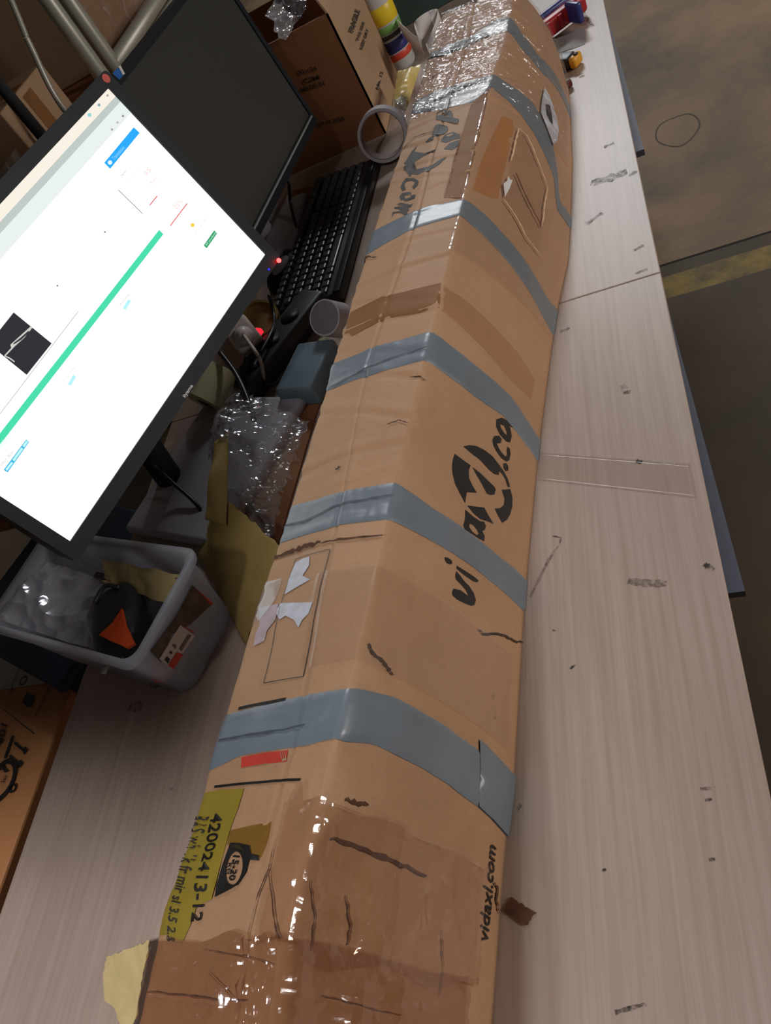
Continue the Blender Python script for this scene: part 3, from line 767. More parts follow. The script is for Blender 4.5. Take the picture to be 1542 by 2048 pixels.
glyph([(370, 955), (540, 975), (580, 1050), (632, 1138), (560, 1108), (500, 1090), (430, 1030)])
glyph([(245, 438), (300, 480), (405, 555), (385, 600), (388, 680), (420, 750), (465, 828), (365, 822), (355, 880), (350, 932), (300, 840), (250, 740), (225, 640), (218, 560), (228, 490)])
glyph([(422, 572), (500, 630), (570, 700), (640, 765), (655, 800), (640, 845), (600, 850), (565, 835), (520, 745), (470, 660)])
glyph([(330, 365), (390, 352), (460, 360), (540, 400), (620, 460), (690, 550), (740, 620), (775, 690), (800, 770), (775, 770), (750, 690), (720, 640), (690, 610), (685, 650), (640, 640), (590, 600), (500, 500), (420, 440)])
glyph([(715, 798), (800, 790), (822, 880), (820, 960), (800, 1040), (770, 1095), (720, 1128), (680, 1060), (645, 985), (700, 980), (735, 950), (745, 890)])
glyph([(730, 535), (760, 530), (780, 565), (780, 605), (755, 612), (732, 580)])
glyph([(640, 260), (690, 258), (715, 290), (705, 330), (665, 335), (680, 370), (710, 420), (750, 465), (768, 450), (765, 400), (770, 365), (795, 385), (803, 440), (790, 500), (765, 518), (710, 480), (660, 410), (630, 350), (622, 300)])
glyph([(660, 95), (710, 78), (760, 110), (800, 180), (815, 260), (800, 325), (765, 318), (700, 250), (660, 170)],
      [(700, 140), (740, 160), (765, 220), (765, 255), (735, 225), (705, 175)])
glyph([(715, 75), (760, 100), (825, 178), (800, 165), (765, 125)])
# word mark on the upper face, reading towards the near end
def q1(*pts): return [(640 + x * .3372, 150 + y * .3372) for x, y in pts]
def glyph2(*loops): return decal('printed_letter', [q1(*lp) for lp in loops], MT['ink_soft'], .0004, grid=.010)
for ch, qd in (('d', [(702, 208), (684, 288), (818, 292), (838, 210)]), ('a', [(684, 294), (656, 374), (742, 360), (774, 298)])):
    decal_text('printed_letter', ch, q1(*qd), MT['ink_soft'], .0010, bold=.06, shear=.2)
glyph2([(625, 400), (650, 372), (680, 358), (672, 385), (645, 400)])
glyph2([(715, 395), (740, 355), (790, 338), (825, 350), (832, 375), (790, 385), (750, 402)])
glyph2([(735, 440), (770, 405), (825, 385), (820, 420), (785, 445)])
glyph2([(545, 452), (580, 418), (560, 455), (620, 465), (690, 440), (670, 462), (610, 485), (580, 505), (560, 530), (575, 560), (640, 545), (700, 510), (752, 482), (710, 530), (650, 570), (580, 592), (525, 590), (498, 560), (500, 525), (520, 495)])
glyph2([(528, 590), (545, 592), (540, 602), (525, 600)])
glyph2([(490, 640), (510, 612), (555, 610), (585, 630), (580, 655), (555, 680), (548, 665), (565, 640), (545, 628), (515, 632), (500, 650), (510, 680), (490, 690), (478, 668)])
glyph2([(490, 700), (530, 695), (565, 710), (560, 735), (520, 750), (480, 745), (472, 720)], [(500, 715), (535, 712), (540, 725), (505, 735)])
glyph2([(455, 765), (480, 758), (535, 770), (550, 765), (540, 785), (525, 788), (530, 805), (515, 812), (520, 830), (500, 832), (480, 818), (440, 822), (425, 848), (430, 815), (485, 805), (445, 795), (440, 785), (495, 780)])

# small address line low on the side and the near label
ca, cb = inv(972, 1885)[0], inv(985, 1690)[0]
co, fs = text_shape('vidaxl.com', .012, .1)
obj('printed_word', [S(ca + (cb - ca) * x, 3.89 - .085 * y, .0012) for x, y in co], fs, MT['ink'], lc)
lab = decal('olive_label', [[(412, 1584), (450, 1580), (489, 1577), (478, 1615), (461, 1660), (442, 1730), (424, 1799), (395, 1812), (382, 1850), (368, 1882), (325, 1882), (345, 1815), (379, 1692), (398, 1630)]], MT['olive'], .0006)
decal('olive_label', [[(461, 1661), (500, 1652), (544, 1644), (537, 1680), (522, 1716), (500, 1705), (455, 1690)]],
      film('olive_film', (.72, .64, .34), .02, .25, .10, 14, .05, hazecol=(.35, .3, .1, 1)), .0006)
decal_text('printed_number', '42002413-12', [(426, 1630), (383, 1845), (404, 1845), (449, 1627)], MT['ink'], .0012, lab, bold=.012)
decal_text('printed_word', 'BAS wh 1k fr mir sl 3.5 2.5', [(404, 1634), (335, 1882), (348, 1886), (421, 1634)], MT['ink_soft'], .0012, lab, bold=.01)
ell = [(470 + 16 * math.cos(t) - 7 * math.sin(t), 1737 + 5 * math.cos(t) + 33 * math.sin(t)) for t in np.linspace(0, 2 * math.pi, 28, endpoint=False)]
decal('weight_symbol', [[(462, 1686), (480, 1687), (500, 1692), (503, 1708), (518, 1712), (519, 1722), (500, 1720), (494, 1745), (478, 1770), (445, 1788), (431, 1795), (434, 1772), (446, 1730)], ell], MT['ink'], .0009)
decal_text('printed_number', '15-20', [(468, 1711), (459, 1761), (470, 1763), (481, 1713)], MT['ink'], .0010, bold=.02)
decal_text('printed_word', 'KG', [(458, 1726), (453, 1748), (460, 1750), (466, 1727)], MT['ink'], .0010, bold=.02)
rd = decal('red_print', [[(484, 1515), (530, 1506), (577, 1501), (573, 1524), (530, 1528), (483, 1536)]], MT['red'], .0006)
decal_text('printed_letter', 'E', [(566, 1524), (562, 1505), (572, 1504), (574, 1521)], MT['card_tan'], .0010, rd)
for pts, wd in [([(592, 1119), (565, 1200), (546, 1290), (528, 1367)], .0005), ([(592, 1119), (625, 1108), (660, 1100)], .0004), ([(660, 1100), (636, 1200), (620, 1290), (607, 1354)], .0006), ([(607, 1354), (568, 1360), (528, 1367)], .0005),
                ([(478, 1418), (520, 1409), (572, 1399)], .0018), ([(430, 1574), (500, 1567), (560, 1562), (602, 1560)], .0012)]:
    stroke('printed_line', pts, wd, MT['ink'], .0008, rag=False)
decal('label_residue', [[(592, 1126), (606, 1118), (620, 1114), (619, 1132), (606, 1152), (621, 1160), (600, 1172), (570, 1190), (580, 1155)]], MT['white_residue'], .0008)
decal('label_residue', [[(562, 1207), (600, 1206), (626, 1205), (618, 1228), (606, 1240), (598, 1256), (588, 1240), (572, 1232), (560, 1240), (552, 1226)]], MT['white_residue'], .0008)
decal('label_residue', [[(520, 1216), (558, 1208), (552, 1240), (535, 1262), (530, 1282), (508, 1293), (512, 1270), (520, 1250)]], MT['lilac'], .0008)
decal('clear_tape', [[(534, 1165), (566, 1158), (556, 1190), (548, 1206), (522, 1240), (500, 1256), (514, 1215)]], MT['film_bag'], .0012)
# torn paper, the raised flap edge, and crease shade drawn as darker lines
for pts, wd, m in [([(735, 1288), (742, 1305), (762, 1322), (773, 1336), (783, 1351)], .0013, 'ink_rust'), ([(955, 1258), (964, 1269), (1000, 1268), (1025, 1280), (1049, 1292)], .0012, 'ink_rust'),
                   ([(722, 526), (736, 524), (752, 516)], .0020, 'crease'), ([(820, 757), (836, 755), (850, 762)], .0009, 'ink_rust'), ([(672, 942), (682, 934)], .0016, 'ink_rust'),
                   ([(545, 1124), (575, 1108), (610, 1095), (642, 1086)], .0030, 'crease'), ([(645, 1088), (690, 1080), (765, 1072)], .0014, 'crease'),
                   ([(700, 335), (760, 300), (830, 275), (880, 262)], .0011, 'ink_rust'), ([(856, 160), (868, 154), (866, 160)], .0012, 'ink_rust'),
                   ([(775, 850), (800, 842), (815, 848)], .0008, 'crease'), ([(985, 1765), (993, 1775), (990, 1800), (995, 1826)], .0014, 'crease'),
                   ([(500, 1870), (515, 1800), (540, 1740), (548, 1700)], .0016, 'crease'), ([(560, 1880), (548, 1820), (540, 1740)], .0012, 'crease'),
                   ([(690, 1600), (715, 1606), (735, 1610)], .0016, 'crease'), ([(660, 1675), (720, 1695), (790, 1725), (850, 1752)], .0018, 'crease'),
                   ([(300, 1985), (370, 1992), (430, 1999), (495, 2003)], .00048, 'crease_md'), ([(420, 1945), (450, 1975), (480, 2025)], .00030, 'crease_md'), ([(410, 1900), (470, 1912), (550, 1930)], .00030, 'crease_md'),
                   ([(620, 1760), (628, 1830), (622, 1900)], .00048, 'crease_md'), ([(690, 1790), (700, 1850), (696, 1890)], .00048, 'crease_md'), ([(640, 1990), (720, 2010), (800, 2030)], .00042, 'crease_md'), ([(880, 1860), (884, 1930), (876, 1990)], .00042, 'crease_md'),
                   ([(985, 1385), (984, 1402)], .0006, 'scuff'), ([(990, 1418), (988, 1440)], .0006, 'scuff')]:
    stroke('tear_and_crease_shade', pts, wd, MT[m], .0016)

# ================================================================== MONITORS
def monitor(C, yaw, tilt, wd, ht, label, lit, base_c, bez, bot, nm='bezel', nr=.022):
    u = np.array([math.sin(yaw), math.cos(yaw), 0]); n0 = np.array([math.cos(yaw), -math.sin(yaw), 0])
    n = n0 * math.cos(tilt) + EZ * math.sin(tilt); v = np.cross(n, u); v = v if v[2] > 0 else -v
    C = np.array(C) + EZ * TZ
    t = thing('monitor', label, 'monitor', (base_c[0], base_c[1], TZ))
    # housing behind, bezel frame in front
    boxo('housing', C - n * .030, u, v, n, (wd - .004, ht - .004, .036), MT['bezel'], t, .008, 3, True)
    F4 = [(-wd / 2, -ht / 2), (wd / 2, -ht / 2), (wd / 2, ht / 2), (-wd / 2, ht / 2)]
    I4 = [(-wd / 2 + bez, -ht / 2 + bot), (wd / 2 - bez, -ht / 2 + bot), (wd / 2 - bez, ht / 2 - bez), (-wd / 2 + bez, ht / 2 - bez)]
    rc = .006; O = []
    for (x, y), (sx, sy), a0 in zip(F4, [(1, 1), (-1, 1), (-1, -1), (1, -1)], [180, 270, 0, 90]):
        for k in range(5):
            th = math.radians(a0 + 22.5 * k); O.append((x + sx * rc + rc * math.cos(th), y + sy * rc + rc * math.sin(th)))
    bm = bmesh.new(); lo = []; li = []; lob = []; lib = []
    W3 = lambda p, d: bm.verts.new(C + u * p[0] + v * p[1] + n * d)
    lo = [W3(p, 0.0) for p in O]; lob = [W3(p, -.014) for p in O]
    li = [W3(p, 0.0) for p in I4]; lib = [W3(p, -.004) for p in I4]
    for k in range(20): bm.faces.new((lo[k], lo[(k + 1) % 20], lob[(k + 1) % 20], lob[k]))
    for q in range(4):
        ks = [lo[5 * q + k] for k in range(5)]; nx = lo[(5 * q + 5) % 20]
        for k in range(4): bm.faces.new((ks[k], ks[k + 1], li[q]))
        bm.faces.new((ks[4], nx, li[(q + 1) % 4], li[q]))
        bm.faces.new((li[q], li[(q + 1) % 4], lib[(q + 1) % 4], lib[q]))
    bmesh.ops.recalc_face_normals(bm, faces=bm.faces)
    me = bpy.data.meshes.new('bezel'); bm.to_mesh(me); bm.free(); link('bezel', me, MT['bezel'], t)
    sc = [C + u * x + v * y - n * .003 for x, y in I4]
    scr = obj('screen', sc, [(0, 1, 2, 3)], lit, t)
    # neck and foot
    nb = C - n * .06 - v * (ht * .12); fb = np.array([base_c[0], base_c[1], TZ + .022])
    tube('neck', [nb, nb * .45 + fb * .55 - n0 * .02, fb], nr, MT[nm], t, 14)
    boxo('vesa_block', C - n * .055 - v * (ht * .10), u, v, n, (.09, .09, .03), MT['bezel'], t, .006)
    return t, scr, u, v, n, C
m1, scr1, u1, v1, n1, Cm1 = monitor((-.652, .722, .344), math.radians(20.5), math.radians(14.8), .545, .322,
    'lit black monitor showing a white web page with a long green bar', emis('screen_white', (250, 252, 248), 1.25), (-.795, .735), .0165, .021)
bev_u, bev_v = rotz(-20)
boxo('stand_base', np.array([-.71, .745, TZ + .011]), bev_u, bev_v, EZ, (.225, .285, .021), MT['grey_base'], m1, .010, 4, True, 'grey foot plate')
Y2, T2, W2, H2 = .160, .103, .49, .338
u2 = np.array([math.sin(Y2), math.cos(Y2), 0]); n2 = np.array([math.cos(Y2), -math.sin(Y2), 0]) * math.cos(T2) + EZ * math.sin(T2); v2 = np.cross(n2, u2); v2 = v2 if v2[2] > 0 else -v2
c2 = np.array([-.604, 1.600, .108]) - u2 * W2 / 2 + v2 * H2 / 2
m2, scr2, u2, v2, n2, Cm2 = monitor(tuple(c2), Y2, T2, W2, H2,
    'switched-off black monitor with a dark screen behind the lit one', MT['blackscr'], (-.765, 1.40), .0125, .022, 'grey_base', .032)
u_, v_ = rotz(0)
boxo('stand_base', np.array([-.772, 1.41, TZ + .010]), u_, v_, EZ, (.20, .21, .018), MT['grey_base'], m2, .008, 3, True, 'grey foot plate')
# grey trim line along the lower bezel of the dark monitor
boxo('trim_line', Cm2 - v2 * (H2 / 2 - .018) + n2 * .001, u2, v2, n2, (W2 - .024, .0034, .003), MT['grey_line'], m2, 0)
def on1(px, py, lift=.0): return PL(px, py, Cm1 - n1 * .003, n1) + n1 * lift
def ui(name, pts, rgb, s=1.1, lift=.0006):
    m = emis('screen_' + name, rgb, s)
    return poly_plane(name, [on1(*p) for p in pts], m, scr1, n1, lift)
def uitext(s, quad, rgb, st=1.0, lift=.0012, bold=0.0):
    return text_plane('screen_text', s, [on1(*p) for p in quad], emis('screen_ink', rgb, st), scr1, n1, lift, bold)
wS, hS = .545 - .033, .322 - .0375
SO = Cm1 - n1 * .003 + v1 * (.0105 - .00825)           # screen centre
def uvp(a, b, lift): return SO + u1 * (a - .5) * wS + v1 * (b - .5) * hS + n1 * lift
def uvof(px, py):
    d = on1(px, py) - SO; return (d @ u1) / wS + .5, (d @ v1) / hS + .5
def uirect(name, a0, a1, b0, b1, rgb, s=1.0, lift=.0004):
    return obj(name, [uvp(a0, b0, lift), uvp(a1, b0, lift), uvp(a1, b1, lift), uvp(a0, b1, lift)], [(0, 1, 2, 3)], emis('screen_' + name, rgb, s), scr1)
bt = uvof(231, 193)[1]; bg = uvof(241, 203)[1]; bp_ = uvof(262, 226)[1]
uirect('tab_bar', 0, 1, bt, 1, (248, 240, 226), 1.0)
uirect('address_bar', 0, 1, bg, bt, (190, 200, 196), 1.0)
uirect('page_head', 0, 1, bp_, bg, (232, 240, 240), 1.0)
gb = uvof(327, 468); gt = uvof(318, 460)
uirect('green_bar', -0.0, gt[0], gb[1], gt[1], (66, 222, 170), 1.0)
uitext('resolution', [(-22, 918), (20, 877), (15, 869), (-28, 908)], (214, 255, 236), 1.0)
ui('blue_button', [(267, 255), (279, 266), (220, 338), (208, 326)], (24, 170, 252), 1.0)
uitext('Transmission', [(228, 322), (249, 297), (244, 292), (222, 316)], (150, 216, 255), 1.0, .0014)
for c, r_, col in [((219, 326), 4.5, (225, 245, 255)), ((384, 451), 4, (246, 206, 60)), ((114, 572), 1.6, (60, 60, 70)), ((209, 465), 1.6, (60, 60, 70)),
                   ((245, 233), 2.5, (150, 150, 150)), ((234, 246), 2.5, (190, 190, 190)), ((223, 260), 2.5, (170, 170, 165)), ((214, 192), 2.5, (170, 170, 160)), ((197, 211), 3, (130, 170, 180)), ((178, 231), 4, (150, 214, 214))]:
    ui('icon', [(c[0] + r_ * math.cos(t), c[1] + r_ * math.sin(t)) for t in np.linspace(0, 6.283, 12, endpoint=False)], col, 1.0, .0016)
def uiline(a, b, wd, rgb):
    a, b = np.array(a, float), np.array(b, float); t = (b - a) / np.linalg.norm(b - a); s = np.array([-t[1], t[0]]) * wd / 2
    ui('rule', [a + s, b + s, b - s, a - s], rgb, 1.0)
uiline((314, 392), (299, 411), 2.0, (222, 92, 104)); uiline((374, 407), (340, 452), 2.0, (224, 90, 100)); uiline((236, 380), (285, 428), 1.3, (120, 116, 108))
uiline((157, 622), (-60, 906), 1.4, (190, 176, 176)); uiline((257, 290), (230, 322), .01, (255, 255, 255))
ui('small_button', [(428, 461), (434, 467), (413, 497), (407, 491)], (40, 160, 106), 1.0)
uitext('All products', [(413, 494), (433, 467), (429, 463), (409, 490)], (206, 246, 224), 1.0, .0014)
ui('outlined_button', [(52, 879), (58, 884), (15, 945), (7, 940)], (60, 180, 226), 1.0)
ui('button_fill', [(52, 881), (56, 884), (48, 895), (44, 892)], (190, 252, 255), 1.0, .0012)
ui('button_fill', [(42, 895), (46, 898), (28, 923), (24, 920)], (190, 252, 255), 1.0, .0012)
ui('button_fill', [(22, 924), (26, 926), (14, 942), (10, 939)], (190, 252, 255), 1.0, .0012)
ui('picture', [(27, 625), (103, 687), (53, 750), (-23, 688)], (30, 30, 42), 1.0)
for pts in ([(62, 652), (64, 656), (48, 676), (30, 692), (10, 713), (8, 711), (22, 696), (20, 690)], [(9, 711), (20, 716), (29, 723), (28, 725), (18, 718), (8, 713)]):
    ui('picture_shape', pts, (206, 206, 200), 1.0, .0012)
ui('picture_shape', [(56, 662), (58, 665), (42, 680), (26, 690), (26, 687), (40, 676)], (40, 40, 50), 1.0, .0016)
for c in ((253, 609), (143, 761)):
    ui('page_chip', [(c[0] + 3, c[1] - 11), (c[0] + 9, c[1] - 7), (c[0] - 2, c[1] + 11), (c[0] - 8, c[1] + 8)], (184, 244, 250), 1.0)
for s, q, col in [('Available', [(240, 612), (259, 590), (256, 587), (237, 609)], (190, 186, 186)), ('Unavailable', [(127, 766), (150, 736), (147, 733), (124, 763)], (206, 200, 200)),
                  ('Product: Staan', [(-2, 938), (27, 905), (23, 900), (-6, 932)], (190, 176, 184)), ('35', [(292, 352), (302, 342), (296, 336), (286, 346)], (244, 200, 196)),
                  ('25%', [(352, 420), (366, 405), (358, 398), (344, 413)], (250, 206, 200)), ('Name', [(243, 354), (252, 344), (249, 341), (240, 351)], (150, 150, 150)),
                  ('Total', [(302, 370), (313, 357), (310, 354), (299, 367)], (240, 170, 170)), ('waiting', [(258, 363), (280, 337), (277, 334), (255, 360)], (226, 222, 220)),
                  ('remaining', [(306, 383), (326, 357), (323, 354), (303, 380)], (230, 224, 222)), ('Show all', [(390, 470), (412, 440), (409, 437), (387, 467)], (214, 216, 206))]:
    uitext(s, q, col)
def onb(px, py): return PL(px, py, Cm1, n1)
text_plane('brand_mark', 'iiyama', [onb(372, 797), onb(388, 773), onb(381, 768), onb(364, 792)], MT['grey_line'], m1, n1, .0006, .02)
cdot = onb(212, 157)
poly_plane('red_sticker', [cdot + (u1 * math.cos(t) + v1 * math.sin(t)) * .0055 for t in np.linspace(0, 6.283, 20, endpoint=False)], MT['multi_red'], m1, n1, .0006)
cl = onb(543, 551)
for nm, px, r_, mm in (('power_light', (543, 551), .0035, 'led_red'), ('power_light', (537, 539), .0015, 'led_blue')):
    bm = bmesh.new(); bmesh.ops.create_uvsphere(bm, u_segments=10, v_segments=8, radius=r_)
    bm.transform(Matrix.Translation(Vector(Cm1 + u1 * .262 - v1 * (.322 / 2 - .001) + n1 * .004 if nm == 'power_light' and mm == 'led_red' else onb(*px) + n1 * .001)))
    me = bpy.data.meshes.new(nm); bm.to_mesh(me); bm.free(); link(nm, me, MT[mm], m1, True)
def on2(px, py): return PL(px, py, Cm2, n2)
poly_plane('blue_sticker', [on2(240, 131), on2(249, 148), on2(238, 160), on2(224, 147)], MT['blueplastic'], m2, n2, .0008)
poly_plane('white_sticker', [on2(240, 131), on2(249, 148), on2(245, 151), on2(236, 134)], MT['paperwhite'], m2, n2, .0012)

# ================================================================== KEYBOARD, MOUSE
kc = np.array([-.588, 1.310, TZ]); ku, kv = rotz(-3.5)     # ku: across (towards the aisle), kv: along
kb = thing('keyboard', 'black computer keyboard with worn shiny keys beside the long carton', 'keyboard', tuple(kc))
kn = EZ
boxo('case', kc + EZ * .011, ku, kv, kn, (.155, .445, .020), MT['black'], kb, .006, 3, True)
boxo('wrist_edge', kc + ku * .068 + EZ * .0205, ku, kv, kn, (.016, .435, .006), MT['bezel'], kb, .003, 3, True)
km = frame_box((0, 0, 0), ku, kv, kn, .0155, .0160, .009, .0028, 2); kme = bpy.data.meshes.new('key'); km.to_mesh(kme); km.free(); kme.materials.append(MT['keycap'])
km = frame_box((0, 0, 0), ku, kv, kn, .0155, .100, .009, .0028, 2); kms = bpy.data.meshes.new('space_bar'); km.to_mesh(kms); km.free(); kms.materials.append(MT['keycap'])
for r_ in range(6):
    for q in range(22):
        if r_ == 5 and 4 <= q <= 8: continue
        if q in (15, 19) and False: continue
        yy = -.205 + q * .0192 + (.004 if q > 14 else 0) + (.004 if q > 17 else 0); xx = -.060 + r_ * .0192 + (.006 if r_ > 0 else 0)
        o = bpy.data.objects.new('key', kme); COL.objects.link(o); o.parent = kb
        o.location = Vector(ku * xx + kv * yy + EZ * (.0255 - .0008 * r_))
o = bpy.data.objects.new('space_bar', kms); COL.objects.link(o); o.parent = kb
o.location = Vector(ku * (-.060 + 5 * .0192 + .006) + kv * (-.205 + 6 * .0192) + EZ * .0215)

def blob(name, C, ax, u, v, n, m, parent=None, seg=24, flat=.0, power=2.4, label=None):
    """smooth rounded body (superellipsoid), flat underneath"""
    V, F = [], []; R1 = seg; R2 = seg // 2
    f = lambda w, e: math.copysign(abs(w) ** e, w)
    e = 2 / power
    for j in range(R2 + 1):
        ph = -math.pi / 2 + math.pi * j / R2
        for i in range(R1):
            th = 2 * math.pi * i / R1
            x = ax[0] * f(math.cos(ph), e) * f(math.cos(th), e); y = ax[1] * f(math.cos(ph), e) * f(math.sin(th), e); z = ax[2] * f(math.sin(ph), e)
            z = max(z, -ax[2] * flat)
            V.append(np.array(C) + np.array(u) * x + np.array(v) * y + np.array(n) * z)
    for j in range(R2):
        for i in range(R1):
            F.append((j * R1 + i, j * R1 + (i + 1) % R1, (j + 1) * R1 + (i + 1) % R1, (j + 1) * R1 + i))
    return obj(name, V, F, m, parent, True, label)
mc = P(567, 537, .018)
ms = thing('computer_mouse', 'dark computer mouse with a grey back lying left of the keyboard', 'mouse', (mc[0], mc[1], TZ))
mu, mv = rotz(-22)
blob('shell', np.array([mc[0], mc[1], TZ + .006]), (.030, .055, .030), mu, mv, EZ, MT['bezel'], ms, 26, .15, 2.2)
blob('back_panel', np.array([mc[0], mc[1], TZ + .010]) + mu * .004 - mv * .004, (.020, .040, .0285), mu, mv, EZ, MT['grey_base'], ms, 26, .1, 2.2)
tube('scroll_wheel', [np.array([mc[0], mc[1], TZ + .030]) + mv * .030 - mu * .004, np.array([mc[0], mc[1], TZ + .030]) + mv * .030 + mu * .004], .008, MT['black'], ms, 12, False)

tag(patch('grey_paper', [P(526, 484, .024), P(560, 526, .024), P(603, 480, .026), P(574, 384, .030)], MT['grey_base'], None, 10, 10, .001, 14, 8., .0008, smooth=True),
    'pale grey paper sheet lying below the dark monitor left of the keyboard', 'paper')

# ================================================================== FROSTED BIN AND WHAT IS IN IT
bx = thing('storage_bin', 'small frosted clear plastic bin with a red and white product label', 'bin', (-.77, .44, TZ))
NR = np.array([-.624, .328]); FR = np.array([-.576, .477]); ed = (FR - NR); Lw = np.linalg.norm(ed); ev = ed / Lw; eu = np.array([-ev[1], ev[0]])
RW, RL, RH = Lw + .004, .325, .130
rc = (NR + FR) / 2 + eu * RL / 2
def rring(half_l, half_w, r, z, k=6):
    out = []
    for sx, sy, a0 in ((1, 1, 0), (-1, 1, 90), (-1, -1, 180), (1, -1, 270)):
        for i in range(k):
            th = math.radians(a0 + 90 * i / (k - 1)); x = sx * (half_l - r) + r * math.cos(th); y = sy * (half_w - r) + r * math.sin(th)
            p = rc - eu * x + ev * y * -1; out.append(np.array([p[0], p[1], TZ + z]))
    return out
lev = [(RL / 2 - .032, RW / 2 - .020, .022, .001), (RL / 2 - .028, RW / 2 - .017, .024, .006), (RL / 2 - .010, RW / 2 - .007, .020, RH - .022), (RL / 2 - .009, RW / 2 - .006, .020, RH - .006),
       (RL / 2, RW / 2, .020, RH - .006), (RL / 2 + .001, RW / 2 + .001, .020, RH), (RL / 2 - .011, RW / 2 - .010, .018, RH), (RL / 2 - .0125, RW / 2 - .010, .018, RH - .024), (RL / 2 - .031, RW / 2 - .020, .022, .0065)]
V, F = [], []
for L_ in lev: V += rring(*L_)
nk = 24
for a in range(len(lev) - 1):
    for k in range(nk): F.append((a * nk + k, a * nk + (k + 1) % nk, (a + 1) * nk + (k + 1) % nk, (a + 1) * nk + k))
F.append(tuple(range(nk))); F.append(tuple((len(lev) - 1) * nk + k for k in range(nk)))
obj('bin_shell', V, F, MT['bin'], bx, True)
# label on the end wall
b0 = np.array([*(rc - eu * (RL / 2 - .028)), TZ + .006]); b1_ = np.array([*(rc - eu * (RL / 2 - .010)), TZ + RH - .022])
ln = np.cross(np.array([*ev, 0]), b1_ - b0); ln /= np.linalg.norm(ln)
if ln @ (CAM - b0) < 0: ln = -ln
def onw(px, py, l=.0): return PL(px, py, b0 + ln * .0012, ln) + ln * l
for nm, pts, mm, l in [('label_photo', [(300, 1302), (322, 1325), (345, 1268), (380, 1250), (425, 1208), (384, 1170), (352, 1232)], 'photo', .0),
                       ('label_stripe', [(383, 1168), (386, 1172), (427, 1207), (422, 1210)], 'red', .0005), ('label_panel', [(318, 1318), (343, 1338), (389, 1272), (360, 1250)], 'paperwhite', .0005),
                       ('label_edge', [(356, 1247), (360, 1250), (389, 1268), (386, 1262)], 'red', .0008), ('label_corner', [(335, 1330), (346, 1338), (366, 1308), (352, 1304)], 'red', .0010),
                       ('barcode', [(357, 1297), (362, 1303), (382, 1270), (375, 1268)], 'barcode', .0010), ('label_icon', [(328, 1319), (335, 1327), (339, 1318), (333, 1312)], 'ink', .0010),
                       ('label_icon', [(343, 1290), (350, 1298), (352, 1290), (347, 1287)], 'barcode', .0010), ('label_icon', [(337, 1305), (342, 1309), (344, 1303), (340, 1301)], 'ink_soft', .0010)]:
    poly_plane(nm, [onw(*p) for p in pts], MT[mm], bx, ln, l)
# paper, tape measure and plastic bag inside
q0 = lambda a, b, z: np.array([*(rc - eu * a + ev * b), TZ + z])
tag(patch('yellow_paper', [q0(.122, .018, .092), q0(.122, .054, .108), q0(-.03, .056, .112), q0(-.02, .030, .096)], MT['kraft_lt'], None, 20, 10, .004, 25, 3., .0008, jag=.12),
    'torn yellow paper scrap along the far wall of the frosted bin', 'paper')
tag(patch('purple_cloth', [q0(.02, .0, .06), q0(.07, .05, .075), q0(-.08, .05, .08), q0(-.09, .0, .06)], mat('purple_cloth', (110, 84, 110), .8, var=.15, scale=40, bump=.2), None, 20, 14, .008, 22, 7., .002),
    'crumpled purple cloth inside the frosted bin', 'cloth')
tm = thing('tape_measure', 'black and orange tape measure lying inside the frosted bin', 'tape measure', tuple(q0(.088, -.03, .02)))
tmc = P(245, 1245, .085); tu, tv = rotz(25)
blob('case', tmc, (.036, .055, .028), tu, tv, EZ, MT['black'], tm, 30, 1., 3.2)
tz_ = tmc[2] + .0290
flr = [P(x, y, tz_ - TZ) for x, y in [(243, 1217), (250, 1250), (268, 1287), (254, 1296), (238, 1288), (222, 1282), (198, 1270), (225, 1245)]]
poly_plane('orange_panel', flr, MT['orange'], tm, EZ, .0002, .004)
tube('belt_clip', [tmc + tv * .030 - tu * .02 + EZ * .028, tmc + tv * .045 + EZ * .030, tmc + tv * .030 + tu * .02 + EZ * .028], .003, MT['black'], tm, 8)
tube('hook', [tmc - tv * .05 - tu * .025 + EZ * .0, tmc - tv * .062 - tu * .034 + EZ * .0], .004, MT['grey_line'], tm, 8, False)
blob('bin_knob', q0(.112, -.050, .045), (.018, .018, .018), EX, EY, EZ, MT['orange'], None, 16)
bpy.data.objects['bin_knob'].name = 'orange_ball'; tag(bpy.data.objects['orange_ball'], 'orange round ball seen through the end wall of the frosted bin', 'ball')
tag(patch('plastic_bag', [q0(.075, -.058, .070), q0(.070, .030, .078), q0(-.145, .040, .100), q0(-.148, -.062, .120)], MT['film_bag'], None, 60, 44, .013, 12, 2., .0004, ridge=True),
    'crumpled clear plastic bag filling the frosted bin', 'plastic bag')

# ================================================================== CRINKLED FILM, KRAFT PAPER BESIDE THE CARTON
tag(patch('crinkled_film', [P(425, 900, .012), P(545, 1085, .012), P(625, 850, .05), P(470, 775, .05)], MT['film_crinkle'], None, 70, 70, .012, 28, 4., .0004, hump=.045, jag=.05, ridge=True),
    'crinkled clear bubble film heaped between the lit monitor and the long carton', 'plastic film')
tag(patch('cardboard_flap', [P(505, 1010, .004), P(556, 1085, .004), P(640, 800, .004), P(535, 800, .004)], MT['card_brown'], None, 16, 16, .002, 12, 4., .003),
    'brown cardboard flap under the crinkled film', 'cardboard')
tag(patch('kraft_sheet', [P(398, 1110, .006), P(488, 1290, .004), P(562, 1095, .05), P(440, 985, .055)], MT['kraft'], None, 26, 26, .006, 14, 2., .0008, jag=.03, hump=.012, smooth=True),
    'yellow-brown kraft paper sheet spread beside the frosted bin', 'paper')
tag(patch('kraft_strip', [P(412, 1040, .05), P(450, 1050, .055), P(460, 862, .08), P(428, 885, .075)], MT['kraft'], None, 14, 26, .004, 14, 6., .0008, hump=.012, smooth=True),
    'upright curled kraft paper strip beside the crinkled film', 'paper')
